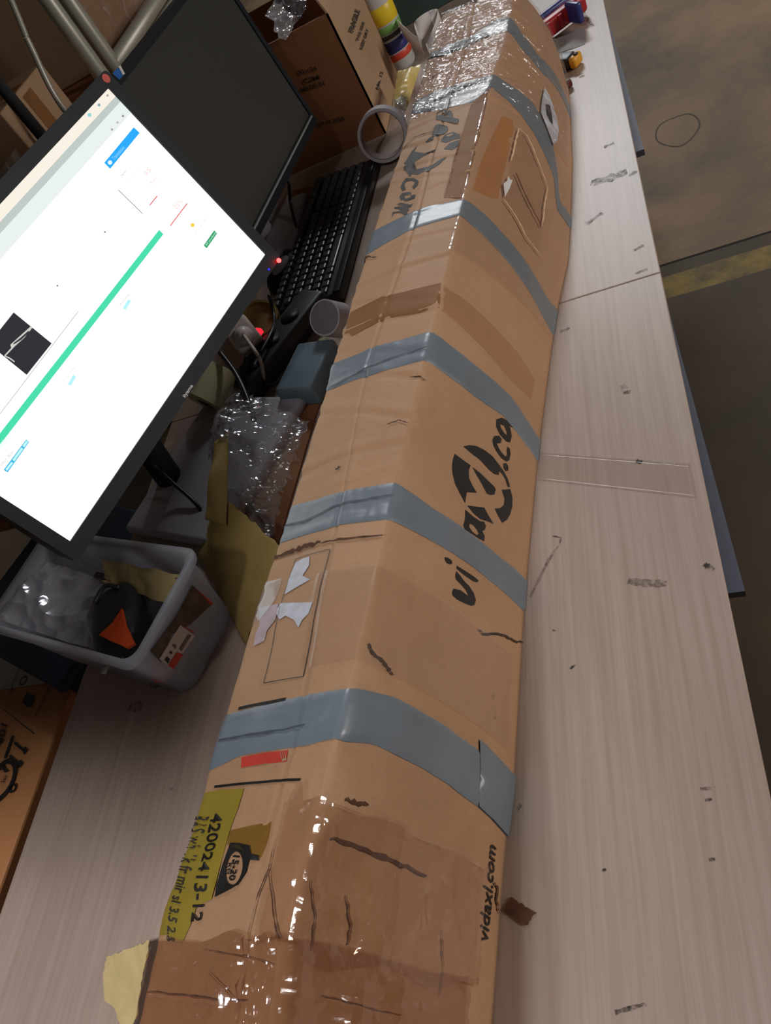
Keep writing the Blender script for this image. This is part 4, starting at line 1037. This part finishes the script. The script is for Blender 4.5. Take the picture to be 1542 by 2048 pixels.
tag(patch('kraft_scrap', [P(204, 2005, .002), P(262, 2075, .002), P(302, 1880, .05), P(215, 1915, .012)], MT['kraft_lt'], None, 18, 18, .006, 26, 9., .0008, jag=.05),
    'pale kraft paper scrap poking out beside the near end of the long carton', 'paper')
tag(patch('cardboard_scrap', [P(1006, 1820, .0015), P(1050, 1850, .0015), P(1071, 1826, .0015), P(1022, 1794, .0015)], MT['card_torn'], None, 14, 6, .0006, 60, 3., .0015, jag=.12),
    'small torn dark cardboard scrap on the bench by the near end of the carton', 'cardboard')

# ================================================================== POWER STRIP, PLUG, ADAPTER, CABLES
pc = P(500, 660, .02); pu, pv = rotz(-30)
ps = thing('power_strip', 'black power strip with a glowing red switch behind the lit monitor', 'power strip', (pc[0], pc[1], TZ))
psC = P(560, 690, .02)
boxo('strip_body', psC, pu, pv, EZ, (.062, .24, .040), MT['black'], ps, .008, 3, True)
boxo('switch', P(513, 668, .045), pu, pv, EZ, (.016, .022, .010), MT['switch'], ps, .002)
for k in (-.07, -.01, .05):
    tube('socket', [psC + pv * k + EZ * .0195, psC + pv * k + EZ * .0215], .019, MT['bezel'], ps, 20, False)
pl = thing('white_plug', 'white mains plug with a white cord in front of the power strip', 'plug', tuple(P(490, 690, .03)))
plc = P(487, 672, .060); plf = np.array([.45, -.62, .64]); plf /= np.linalg.norm(plf); pls = np.cross(plf, EZ); pls /= np.linalg.norm(pls); plu = np.cross(pls, plf)
boxo('plug_body', plc, pls, plu, plf, (.048, .056, .046), MT['whiteplug'], pl, .007, 3, True)
tube('plug_collar', [plc + plf * .021 - plu * .006, plc + plf * .031 - plu * .006, plc + plf * .046 - plu * .008], [.018, .016, .007], MT['whiteplug'], pl, 20, False)
e0 = plc + plf * .044 - plu * .008
tube('cord', [e0, P(512, 705, .075), P(522, 725, .055), P(527, 755, .025), P(526, 775, .008)], .0032, MT['cable_w'], pl, 10)
adC = P(614, 738, .030); au, av = rotz(-14)
ad = thing('power_adapter', 'black rectangular power adapter lying against the long carton', 'adapter', (adC[0], adC[1], TZ))
boxo('adapter_body', np.array([adC[0], adC[1], TZ + .021]), au, av, EZ, (.075, .110, .040), MT['slate'], ad, .006, 3, True)
tube('adapter_cord', [np.array([adC[0], adC[1], TZ + .02]) - au * .036, P(545, 770, .02), P(508, 772, .01), P(470, 800, .01)], .0032, MT['cable'], ad, 8)
def cable(pts, r, label, m='cable'):
    o = tube('cable', [P(x, y, h) for x, y, h in pts], r, MT[m], None, 10); return tag(o, label, 'cable')
cable([(440, 705, .09), (470, 745, .075), (492, 790, .065), (508, 840, .055)], .0042, 'thick black cable running down onto the crinkled film')
cable([(388, 800, .03), (412, 772, .035), (450, 764, .035), (478, 765, .03), (500, 735, .03)], .0034, 'thin black cable looping over the cream paper roll')
cable([(440, 795, .006), (462, 775, .03), (485, 750, .05), (492, 715, .06)], .0034, 'black cable crossing behind the white plug')
cable([(262, 895, .13), (302, 925, .075), (345, 965, .045), (385, 1000, .030), (405, 1025, .018), (416, 1055, .006), (408, 1078, .004), (388, 1080, .004)], .0034, 'black cable hanging below the lit monitor over its grey foot')
cable([(578, 365, .09), (580, 400, .05), (588, 440, .03), (596, 470, .02), (580, 495, .006), (560, 520, .004)], .0034, 'black cable curving down from the dark monitor')
cable([(538, 590, .05), (548, 630, .03), (545, 660, .045), (525, 700, .05), (515, 715, .045)], .0034, 'black cable arching over the power strip')
tag(patch('orange_rag', [P(488, 790, .012), P(512, 800, .012), P(508, 735, .03), P(492, 735, .03)], MT['orange_dk'], None, 10, 14, .004, 40, 2., .002, hump=.006),
    'small orange rag below the white plug', 'rag')

def ring_geo(C, ax, r1, r2, w_, seg=40):
    ax = np.array(ax, float); ax /= np.linalg.norm(ax); a = np.cross(ax, EZ); a /= np.linalg.norm(a); b = np.cross(a, ax)
    V, F = [], []
    prof = [(r2, -w_ / 2), (r2, w_ / 2), (r1, w_ / 2), (r1, -w_ / 2)]
    for k in range(seg):
        t = 2 * math.pi * k / seg; d = a * math.cos(t) + b * math.sin(t)
        for r_, z in prof: V.append(np.array(C) + d * r_ + ax * z)
    for k in range(seg):
        for q in range(4):
            F.append((4 * k + q, 4 * k + (q + 1) % 4, 4 * ((k + 1) % seg) + (q + 1) % 4, 4 * ((k + 1) % seg) + q))
    return V, F
def ring(name, C, ax, r1, r2, w_, m, parent=None):
    V, F = ring_geo(C, ax, r1, r2, w_); o = obj(name, V, F, m, parent)
    return o
# cream paper roll lying by the foot of the lit monitor
pr = thing('paper_roll', 'cream paper roll lying between the lit monitor and the white plug', 'paper roll', tuple(P(425, 785, 0)))
rcn = P(428, 775, .042); ring('roll_paper', rcn, (.45, .75, .2), .016, .040, .065, MT['cream'], pr)
ring('roll_core', rcn, (.45, .75, .2), .013, .0165, .066, MT['corein'], pr)
dsh = thing('paper_disc', 'pale brown paper cup lid lying behind the white plug', 'lid', tuple(P(510, 640, 0)))
ring('lid_disc', P(515, 640, .030), (.2, -.25, 1), .0005, .040, .006, MT['kraft'], dsh); ring('lid_rim', P(515, 640, .033), (.2, -.25, 1), .037, .042, .010, MT['kraft'], dsh)
# empty tape cores
r1c = P(766, 268, .052)
tr1 = thing('tape_core', 'empty white tape core standing upright between keyboard and brown carton', 'tape roll', (r1c[0], r1c[1], TZ))
ax1 = (.15, -1, .28)
ring('core_ring', r1c, ax1, .045, .051, .048, MT['core'], tr1)
ring('core_lining', r1c, ax1, .0435, .0452, .046, MT['corein'], tr1)
r2c = P(664, 638, .052)
tr2 = thing('tape_roll', 'grey tape roll partly hidden by the long carton next to the keyboard', 'tape roll', (r2c[0], r2c[1], TZ))
ax2 = np.array([-.12, -.62, .72]); ax2 /= np.linalg.norm(ax2)
ring('core_ring', r2c, ax2, .0270, .0292, .044, MT['core'], tr2)
ring('core_fill', r2c + ax2 * .012, ax2, .0005, .0272, .016, MT['rollface'], tr2)
tag(patch('white_card', [P(645, 735, .004), P(662, 730, .004), P(652, 672, .03), P(637, 678, .03)], MT['cream'], None, 4, 6, .001, 20, 1., .001),
    'small cream card leaning behind the black adapter', 'card')

# ================================================================== BACK OF THE BENCH: CARTONS, BOTTLE, PACKS
YF = 1.66
bc = thing('brown_carton', 'big brown carton with faint dark print standing at the back of the bench', 'carton', (-.64, 1.80, TZ))
XC = -.498; zt = PY(652, 28, YF)[2]
lft = -.93; dep = .29
q = [(XC, YF), (XC - .02 - .40, YF + .0), (XC - .02 - .40, YF + dep), (XC + .005, YF + dep)]
V = [np.array([x, y, TZ + .001]) for x, y in q] + [np.array([x - (0.004 if i in (0, 3) else 0), y, zt]) for i, (x, y) in enumerate(q)]
obj('box_front', [V[0], V[1], V[5], V[4], V[0] + EY * .005, V[1] + EY * .005, V[5] + EY * .005, V[4] + EY * .005], [(0, 1, 2, 3), (7, 6, 5, 4), (0, 4, 5, 1), (1, 5, 6, 2), (2, 6, 7, 3), (3, 7, 4, 0)], MT['card_brown'], bc)
obj('box_side', [V[0], V[3], V[7], V[4], V[0] - EX * .005, V[3] - EX * .005, V[7] - EX * .005, V[4] - EX * .005], [(0, 1, 2, 3), (7, 6, 5, 4), (0, 4, 5, 1), (1, 5, 6, 2), (2, 6, 7, 3), (3, 7, 4, 0)], MT['card_tan'], bc)
obj('box_shell', [V[1], V[2], V[6], V[5], V[3], V[7]], [(0, 1, 2, 3), (1, 4, 5, 2)], MT['card_brown'], bc)
obj('box_bottom', V[:4], [(0, 1, 2, 3)], MT['card_brown'], bc)
fl_ = np.array([0.11, 0, .06])
obj('box_flap', [V[4], V[7], V[7] + np.array([-.02, 0, .10]), V[4] + np.array([-.03, .01, .10]), V[4] - EX * .004, V[7] - EX * .004, V[7] + np.array([-.024, 0, .10]), V[4] + np.array([-.034, .01, .10])],
    [(0, 1, 2, 3), (7, 6, 5, 4), (0, 4, 5, 1), (1, 5, 6, 2), (2, 6, 7, 3), (3, 7, 4, 0)], MT['card_tan'], bc)
def onf(px, py): return PY(px, py, YF)
for s, qd in [('30 x 24', [(598, 150), (634, 140), (631, 131), (594, 141)]), ('CM', [(608, 168), (640, 158), (637, 149), (604, 158)]), ('MADE IN', [(604, 184), (650, 170), (647, 161), (600, 175)]),
              ('G.W. 14', [(634, 254), (662, 246), (659, 238), (630, 246)]), ('KGS', [(668, 246), (690, 240), (687, 232), (665, 238)])]:
    text_plane('box_print', s, [onf(*p) for p in qd], MT['ink_rust'], bc, -EY, .001, .03)
xs_n = EX
def ons(px, py): return PX(px, py, XC + .001)
for s, qd in [('FRAGILE', [(706, 66), (720, 22), (710, 18), (697, 62)]), ('THIS SIDE', [(716, 84), (729, 46), (724, 43), (711, 81)]), ('KEEP DRY', [(724, 100), (737, 60), (732, 57), (719, 97)]), ('No. 12', [(756, 180), (766, 145), (760, 142), (751, 177)])]:
    text_plane('box_print', s, [ons(*p) for p in qd], MT['ink_soft'], bc, EX, .0014, .03)
tag(patch('cardboard_sheet', [P(585, 380, .006), P(596, 480, .004), P(612, 470, .004), P(632, 372, .006)], MT['card_brown'], None, 10, 10, .001, 12, 4., .004),
    'brown cardboard sheet lying under the carton next to the keyboard', 'cardboard')
tag(patch('plastic_bag', [PY(520, 40, YF - .03), PY(560, 90, YF - .03), PY(605, 20, YF + .05), PY(560, -30, YF + .10)], MT['film_bag'], None, 40, 40, .018, 24, 3., .0004, ridge=True),
    'crumpled clear plastic bag on top of the brown carton by the dark monitor', 'plastic bag')
# sprayer bottle lying on its side behind the carton with a colourful label
bo = thing('spray_bottle', 'white bottle with a colourful label standing behind the brown carton', 'bottle', tuple(PY(785, 70, 1.95) * np.array([1, 1, 0]) + np.array([0, 0, TZ])))
bC = PY(790, 95, 1.97); bC[2] = TZ; bH = PY(752, -8, 1.97)[2]
prof = [(.030, .001), (.036, .010), (.036, .16), (.032, .185), (.016, .205), (.014, .24), (.001, .242)]
def lathe(name, C, prof, m, parent=None, seg=28, ax=None):
    V, F = [], []
    for r_, z in prof:
        for k in range(seg): V.append(np.array(C) + np.array([r_ * math.cos(6.28318 * k / seg), r_ * math.sin(6.28318 * k / seg), z]))
    for a in range(len(prof) - 1):
        for k in range(seg): F.append((a * seg + k, a * seg + (k + 1) % seg, (a + 1) * seg + (k + 1) % seg, (a + 1) * seg + k))
    F.append(tuple(range(seg))[::-1]); F.append(tuple((len(prof) - 1) * seg + k for k in range(seg)))
    return obj(name, V, F, m, parent, True)
lathe('bottle_body', bC, prof, MT['bottle'], bo)
for z0, z1, mm in ((.030, .045, 'multi_red'), (.048, .075, 'bluetool'), (.080, .090, 'ink_soft'), (.092, .108, 'multi_grn'), (.112, .150, 'multi_yel')):
    lathe('label_band', bC, [(.0364, z0), (.0368, z0 + .0005), (.0368, z1 - .0005), (.0364, z1)], MT[mm], bo)
lathe('cap', bC, [(.015, .205), (.019, .206), (.019, .245), (.017, .25)], MT['bottle'], bo)
tag(patch('yellow_packet', [PY(785, 215, 1.60), PY(812, 222, 1.60), PY(842, 130, 1.75), PY(795, 145, 1.75)], MT['yellowpack'], None, 14, 20, .008, 30, 5., .004, hump=.02),
    'shiny yellow packet wedged between brown carton and long carton', 'packet')
tag(patch('film_scrap', [PY(790, 250, 1.55), PY(810, 250, 1.55), PY(815, 195, 1.62), PY(788, 205, 1.62)], MT['film_bag'], None, 20, 20, .010, 50, 5., .0004, ridge=True),
    'small crinkled film scrap beside the white tape core', 'plastic film')
# loose curl of white paper tape behind
cp = [PY(800, 55, 1.95), PY(815, 70, 1.90), PY(840, 90, 1.85), PY(835, 62, 1.86), PY(858, 42, 1.88), PY(880, 36, 1.90), PY(876, 62, 1.87), PY(858, 105, 1.84)]
cc = catmull(cp, 6); V, F = [], []
for i, p in enumerate(cc): V += [p + np.array([0, 0, .018]), p - np.array([0, 0, .022]), p + np.array([.001, .001, .018]), p + np.array([.001, .001, -.022])]
for i in range(len(cc) - 1):
    a, b = 4 * i, 4 * i + 4; F += [(a, a + 1, b + 1, b), (a + 2, b + 2, b + 3, a + 3), (a, b, b + 2, a + 2), (a + 1, a + 3, b + 3, b + 1)]
tag(obj('paper_curl', V, F, MT['paperwhite'], None, True), 'curled white paper strip between the bottle and the far end of the long carton', 'paper')
# plastic crates behind
def crate(name, C, u, v, d, m, label, cat, rim=.012):
    t = thing(name, label, cat, (C[0], C[1], C[2]))
    C = np.array(C, float); th = .006; W_, D_, H_ = d
    for s in (1, -1):
        boxo('crate_wall', C + u * s * (W_ / 2 - th / 2) + EZ * H_ / 2, u, v, EZ, (th, D_, H_), m, t, .002)
        boxo('crate_wall', C + v * s * (D_ / 2 - th / 2) + EZ * H_ / 2, u, v, EZ, (W_ - 2 * th, th, H_), m, t, .002)
        boxo('crate_rim', C + u * s * (W_ / 2 + rim / 2) + EZ * (H_ - .01), u, v, EZ, (rim, D_ + 2 * rim, .02), m, t, .003)
        boxo('crate_rim', C + v * s * (D_ / 2 + rim / 2) + EZ * (H_ - .01), u, v, EZ, (W_, rim, .02), m, t, .003)
    boxo('crate_floor', C + EZ * th / 2, u, v, EZ, (W_ - 2 * th, D_ - 2 * th, th), m, t, 0)
    return t
crate('green_crate', (-.42, 2.38, TZ + .001), *rotz(8), (.34, .30, .20), MT['green'], 'dark green plastic crate at the far end of the bench', 'crate')
crate('black_crate', (-.145, 2.48, TZ + .001), *rotz(8), (.16, .30, .16), MT['black'], 'black plastic tray at the far end of the bench', 'crate')

# ================================================================== TOOLS AT THE FAR RIGHT
gc = P(1118, 48, .030); ge = P(1152, 22, .030)
gt_ = thing('tape_gun', 'red and blue tool handle sticking out behind the far end of the long carton', 'tool', (gc[0], gc[1], TZ))
gd = ge - gc; gd[2] = 0; gd /= np.linalg.norm(gd); gs = np.array([-gd[1], gd[0], 0]); gC = (P(1075, 52, .028) + ge) / 2
boxo('red_grip', gC - EZ * .004, gd, gs, EZ, (.135, .030, .034), MT['redtool'], gt_, .007, 3, True)
boxo('blue_spine', gC + gs * .016 + EZ * .006, gd, gs, EZ, (.140, .014, .030), MT['bluetool'], gt_, .006, 3, True)
boxo('blue_end', ge - gd * .004, gd, gs, EZ, (.014, .044, .040), MT['bluetool'], gt_, .005, 3, True)
for k in (-.03, 0, .03):
    boxo('grip_rib', gC + gd * k - gs * .0155 - EZ * .004, gd, gs, EZ, (.010, .004, .028), MT['redtool'], gt_, .001)
ka = P(1116, 124, .012); kb_ = P(1158, 119, .012); kd = kb_ - ka; kd /= np.linalg.norm(kd); ksd = np.cross(EZ, kd)
kn_ = thing('utility_knife', 'black and yellow utility knife lying right of the far carton end', 'knife', (ka[0], ka[1], TZ))
L_ = np.linalg.norm(kb_ - ka)
boxo('knife_body', ka + kd * (L_ * .35 - .03), kd, ksd, EZ, (L_ * .7 + .06, .032, .022), MT['black'], kn_, .005, 3, True)
boxo('knife_end', ka + kd * (L_ * .84), kd, ksd, EZ, (L_ * .32, .030, .022), MT['yellow'], kn_, .006, 3, True)
tube('end_hole', [ka + kd * L_ * .90 + EZ * .0105, ka + kd * L_ * .90 + EZ * .0122], .005, MT['ink'], kn_, 12, False)
tag(boxo('red_clip', P(1134, 166, .008), *rotz(30), EZ, (.012, .022, .014), mat('dark_red', (96, 34, 28), .5, var=.1), None, .003), 'tiny dark red clip by the far right side of the long carton', 'clip')
tag(patch('tape_piece', [P(1092, 80, .001), P(1168, 54, .001), P(1170, 88, .001), P(1100, 112, .001)], MT['greypaper'], None, 12, 8, .0006, 40, 3., .0006, jag=.05, floor_z=TZ),
    'grey paper strip lying between the red tool and the utility knife', 'paper')
# clear tape stuck across the bench top
tag(patch('clear_tape_strip', [P(1076, 960, .0006), P(1395, 996, .0006), P(1382, 928, .0006), P(1078, 905, .0006)], film('bench_tape', (.985, .975, .965), .02, .16, .01, 30, .12), None, 50, 10, .0002, 40, 3., .0002, jag=.01, smooth=True, floor_z=TZ + .0003),
    'strip of clear packing tape stuck across the bench right of the carton', 'tape')

# ================================================================== LEFT OF THE BENCH: CARTON AND TOTE ON THE FLOOR
XE = -1.005; ZC = TZ - .10
lb = thing('floor_carton', 'brown carton with black handling symbols standing on the floor left of the bench', 'carton', (-1.25, .25, 0))
boxo('box_body', np.array([XE - .25, .10, ZC / 2]), EX, EY, EZ, (.50, .72, ZC - .002), MT['card_floor'], lb, .004, 2)
def onl(px, py): return P(px, py, -.10)
boxo('box_seam_tape', np.array([XE - .25, .10, ZC + .0002]), EX, EY, EZ, (.05, .71, .0012), MT['browntape'], lb, 0)
def lpoly(name, pts, m='ink', l=.0015): return poly_plane(name, [onl(*p) for p in pts], MT[m], lb, EZ, l)
def q9(*pts): return [(x * .1905, 1290 + y * .1905) for x, y in pts]
lpoly('printed_line', q9((8, 655), (20, 655), (370, 930), (360, 938)))
lpoly('printed_bar', q9((130, 950), (155, 955), (70, 1195), (45, 1190)))
for dx, dy in ((0, 0), (-50, 140)):
    lpoly('printed_arrow', q9((160 + dx, 1010 + dy), (255 + dx, 1090 + dy), (275 + dx, 1065 + dy), (298 + dx, 1110 + dy), (252 + dx, 1160 + dy), (256 + dx, 1128 + dy), (150 + dx, 1040 + dy)))
lpoly('printed_square', q9((290, 490), (325, 525), (368, 530), (330, 650), (300, 660), (238, 605)), 'ink_soft')
text_plane('printed_number', '401', [onl(*p) for p in q9((-28, 1060), (20, 815), (88, 850), (30, 1060))], MT['ink'], lb, EZ, .0015, .02)
text_plane('printed_word', 'recycle', [onl(*p) for p in q9((400, 760), (540, 460), (500, 440), (370, 730))], MT['ink_rust'], lb, EZ, .0015)
text_plane('printed_word', 'carton', [onl(*p) for p in q9((110, 530), (215, 270), (190, 260), (90, 515))], MT['ink_rust'], lb, EZ, .0015)
cc0 = onl(5, 1560)
def annulus(c, r0, r1, nm, sx=1.0):
    V, F = [], []
    for k in range(28):
        t = 2 * math.pi * k / 28
        for r_ in (r0, r1): V.append(c + np.array([math.cos(t) * r_, math.sin(t) * r_ * sx, .0016]))
    for k in range(28): a, b = 2 * k, 2 * ((k + 1) % 28); F.append((a, a + 1, b + 1, b))
    return obj(nm, V, F, MT['ink'], lb)
annulus(onl(4, 1562), .022, .030, 'printed_ring', 1.2); annulus(onl(27, 1577), .004, .0075, 'printed_ring'); annulus(onl(48, 1362), .006, .009, 'recycling_mark')
lpoly('printed_corner', q9((0, 1260), (20, 1240), (100, 1330), (60, 1345), (30, 1300), (0, 1330)))
text_plane('printed_number', '20', [onl(*p) for p in q9((10, 1450), (60, 1370), (85, 1385), (40, 1470))], MT['ink'], lb, EZ, .0015)
tu_, tv_ = rotz(-22 + 180)
ct = P(60, 1270, -.06)
tt = thing('blue_tote', 'dark blue plastic tote standing beside the bench under the frosted bin', 'tote', (-1.10, .64, 0))
boxo('tote_body', np.array([-1.082, .645, (TZ - .085) / 2]), *rotz(-24), EZ, (.33, .31, TZ - .087), MT['navy'], tt, .012, 3, True)
boxo('tote_lid', np.array([-1.082, .645, TZ - .073]), *rotz(-24), EZ, (.35, .33, .022), MT['navy'], tt, .006, 3, True)

# ================================================================== STORAGE RACK BEHIND THE MONITORS
XK = -1.20
rk = thing('storage_rack', 'grey steel storage rack with double posts behind the monitors', 'rack', (XK - .25, 1.9, 0))
for y in (1.965, 2.045):
    tube('post', [np.array([XK, y, .0]), np.array([XK, y, 2.4])], .021, MT['steel'], rk, 14, False)
    tube('post', [np.array([XK - .55, y, .0]), np.array([XK - .55, y, 2.4])], .021, MT['steel'], rk, 14, False)
for y in (-.34, 3.7):
    tube('post', [np.array([XK - .02, y, .0]), np.array([XK - .02, y, 2.4])], .021, MT['steel'], rk, 14, False)
for z in (TZ + .285, 1.98):
    for dz in (0, -.048):
        tube('beam', [np.array([XK, 2.04, z + dz]), np.array([XK, 3.72, z + dz])], .022, MT['steel'], rk, 14, False)
boxo('shelf_deck', np.array([XK - .28, 2.88, TZ + .262]), EX, EY, EZ, (.52, 1.66, .018), MT['card_brown'], rk, .002)
boxo('shelf_deck', np.array([XK - .33, 1.40, TZ - .12]), EX, EY, EZ, (.50, 1.06, .018), MT['card_brown'], rk, .002)
boxo('shade_shelf', np.array([-1.14, 1.70, 2.02]), EX, EY, EZ, (.94, 4.08, .03), MT['card_brown'], rk, .002)  # unseen overhead shelf, added and sized to shade the left of the bench
s0, s1 = PX(18, -10, -1.16), PX(60, 90, -1.16)
tube('strap', [s0 + (s0 - s1) * ((2.006 - s0[2]) / (s0[2] - s1[2])), s0, s1, PX(135, 228, -1.16), np.array([-1.16, PX(135, 228, -1.16)[1] + .06, TZ + .13])], .007, MT['steel'], rk, 8)
tube('dark_post', [np.array([XK - .02, 1.63, TZ + .05]), np.array([XK - .02, 1.63, 2.2])], .014, MT['black'], rk, 10, False)
def carton(C, d, m, label, rot=0):
    u, v = rotz(rot); t = thing('stored_carton', label, 'carton', (C[0], C[1], C[2]), 'cartons stored on the rack')
    C = np.array(C, float)
    boxo('box_body', C + EZ * d[2] / 2, u, v, EZ, d, m, t, .004, 2)
    boxo('seam_tape', C + EZ * (d[2] + .0006), u, v, EZ, (d[0] - .01, .05, .0012), MT['browntape'], t, 0)
    boxo('seam_tape', C + u * (d[0] / 2 + .0006) + EZ * (d[2] * .82), u, v, EZ, (.0012, .05, d[2] * .3), MT['browntape'], t, 0)
    return t
carton((-1.50, 1.38, TZ - .110), (.42, .42, .40), MT['card_brown'], 'brown carton on the rack left of the double posts, lower front', 0)
carton((-1.50, 1.80, TZ - .110), (.40, .26, .50), MT['card_tan'], 'narrow tan carton on the rack just left of the double posts', 0)
carton((-1.52, 2.42, TZ + .272), (.40, .55, .36), MT['card_tan'], 'tan carton on the rack shelf right of the double posts', 0)
carton((-1.52, 3.15, TZ + .272), (.40, .62, .40), MT['card_tan'], 'pale carton on the rack shelf furthest from the bench', 0)
carton((-1.50, 2.60, .002), (.42, .70, .70), MT['card_rack'], 'big carton on the floor beneath the rack shelf', 0)
carton((-1.54, 1.02, TZ - .110), (.38, .26, .34), MT['card_brown'], 'brown carton at the near end of the rack', 0)
for k, (y0, y1, z0, z1) in enumerate([(1.18, 1.60, .0, .36), (2.15, 2.70, .28, .64)]):
    tag(patch('stretch_film', [np.array([-1.286, y0, TZ + z0 - .03]), np.array([-1.286, y1, TZ + z0 - .03]), np.array([-1.286, y1, TZ + z1 - .03]), np.array([-1.286, y0, TZ + z1 - .03])], MT['film_flat'], None, 30, 26, .006, 16, 3. + k, .0004, ridge=True),
        ['clear stretch film over the brown carton left of the double posts', 'clear stretch film over the tan carton right of the double posts'][k], 'plastic film')
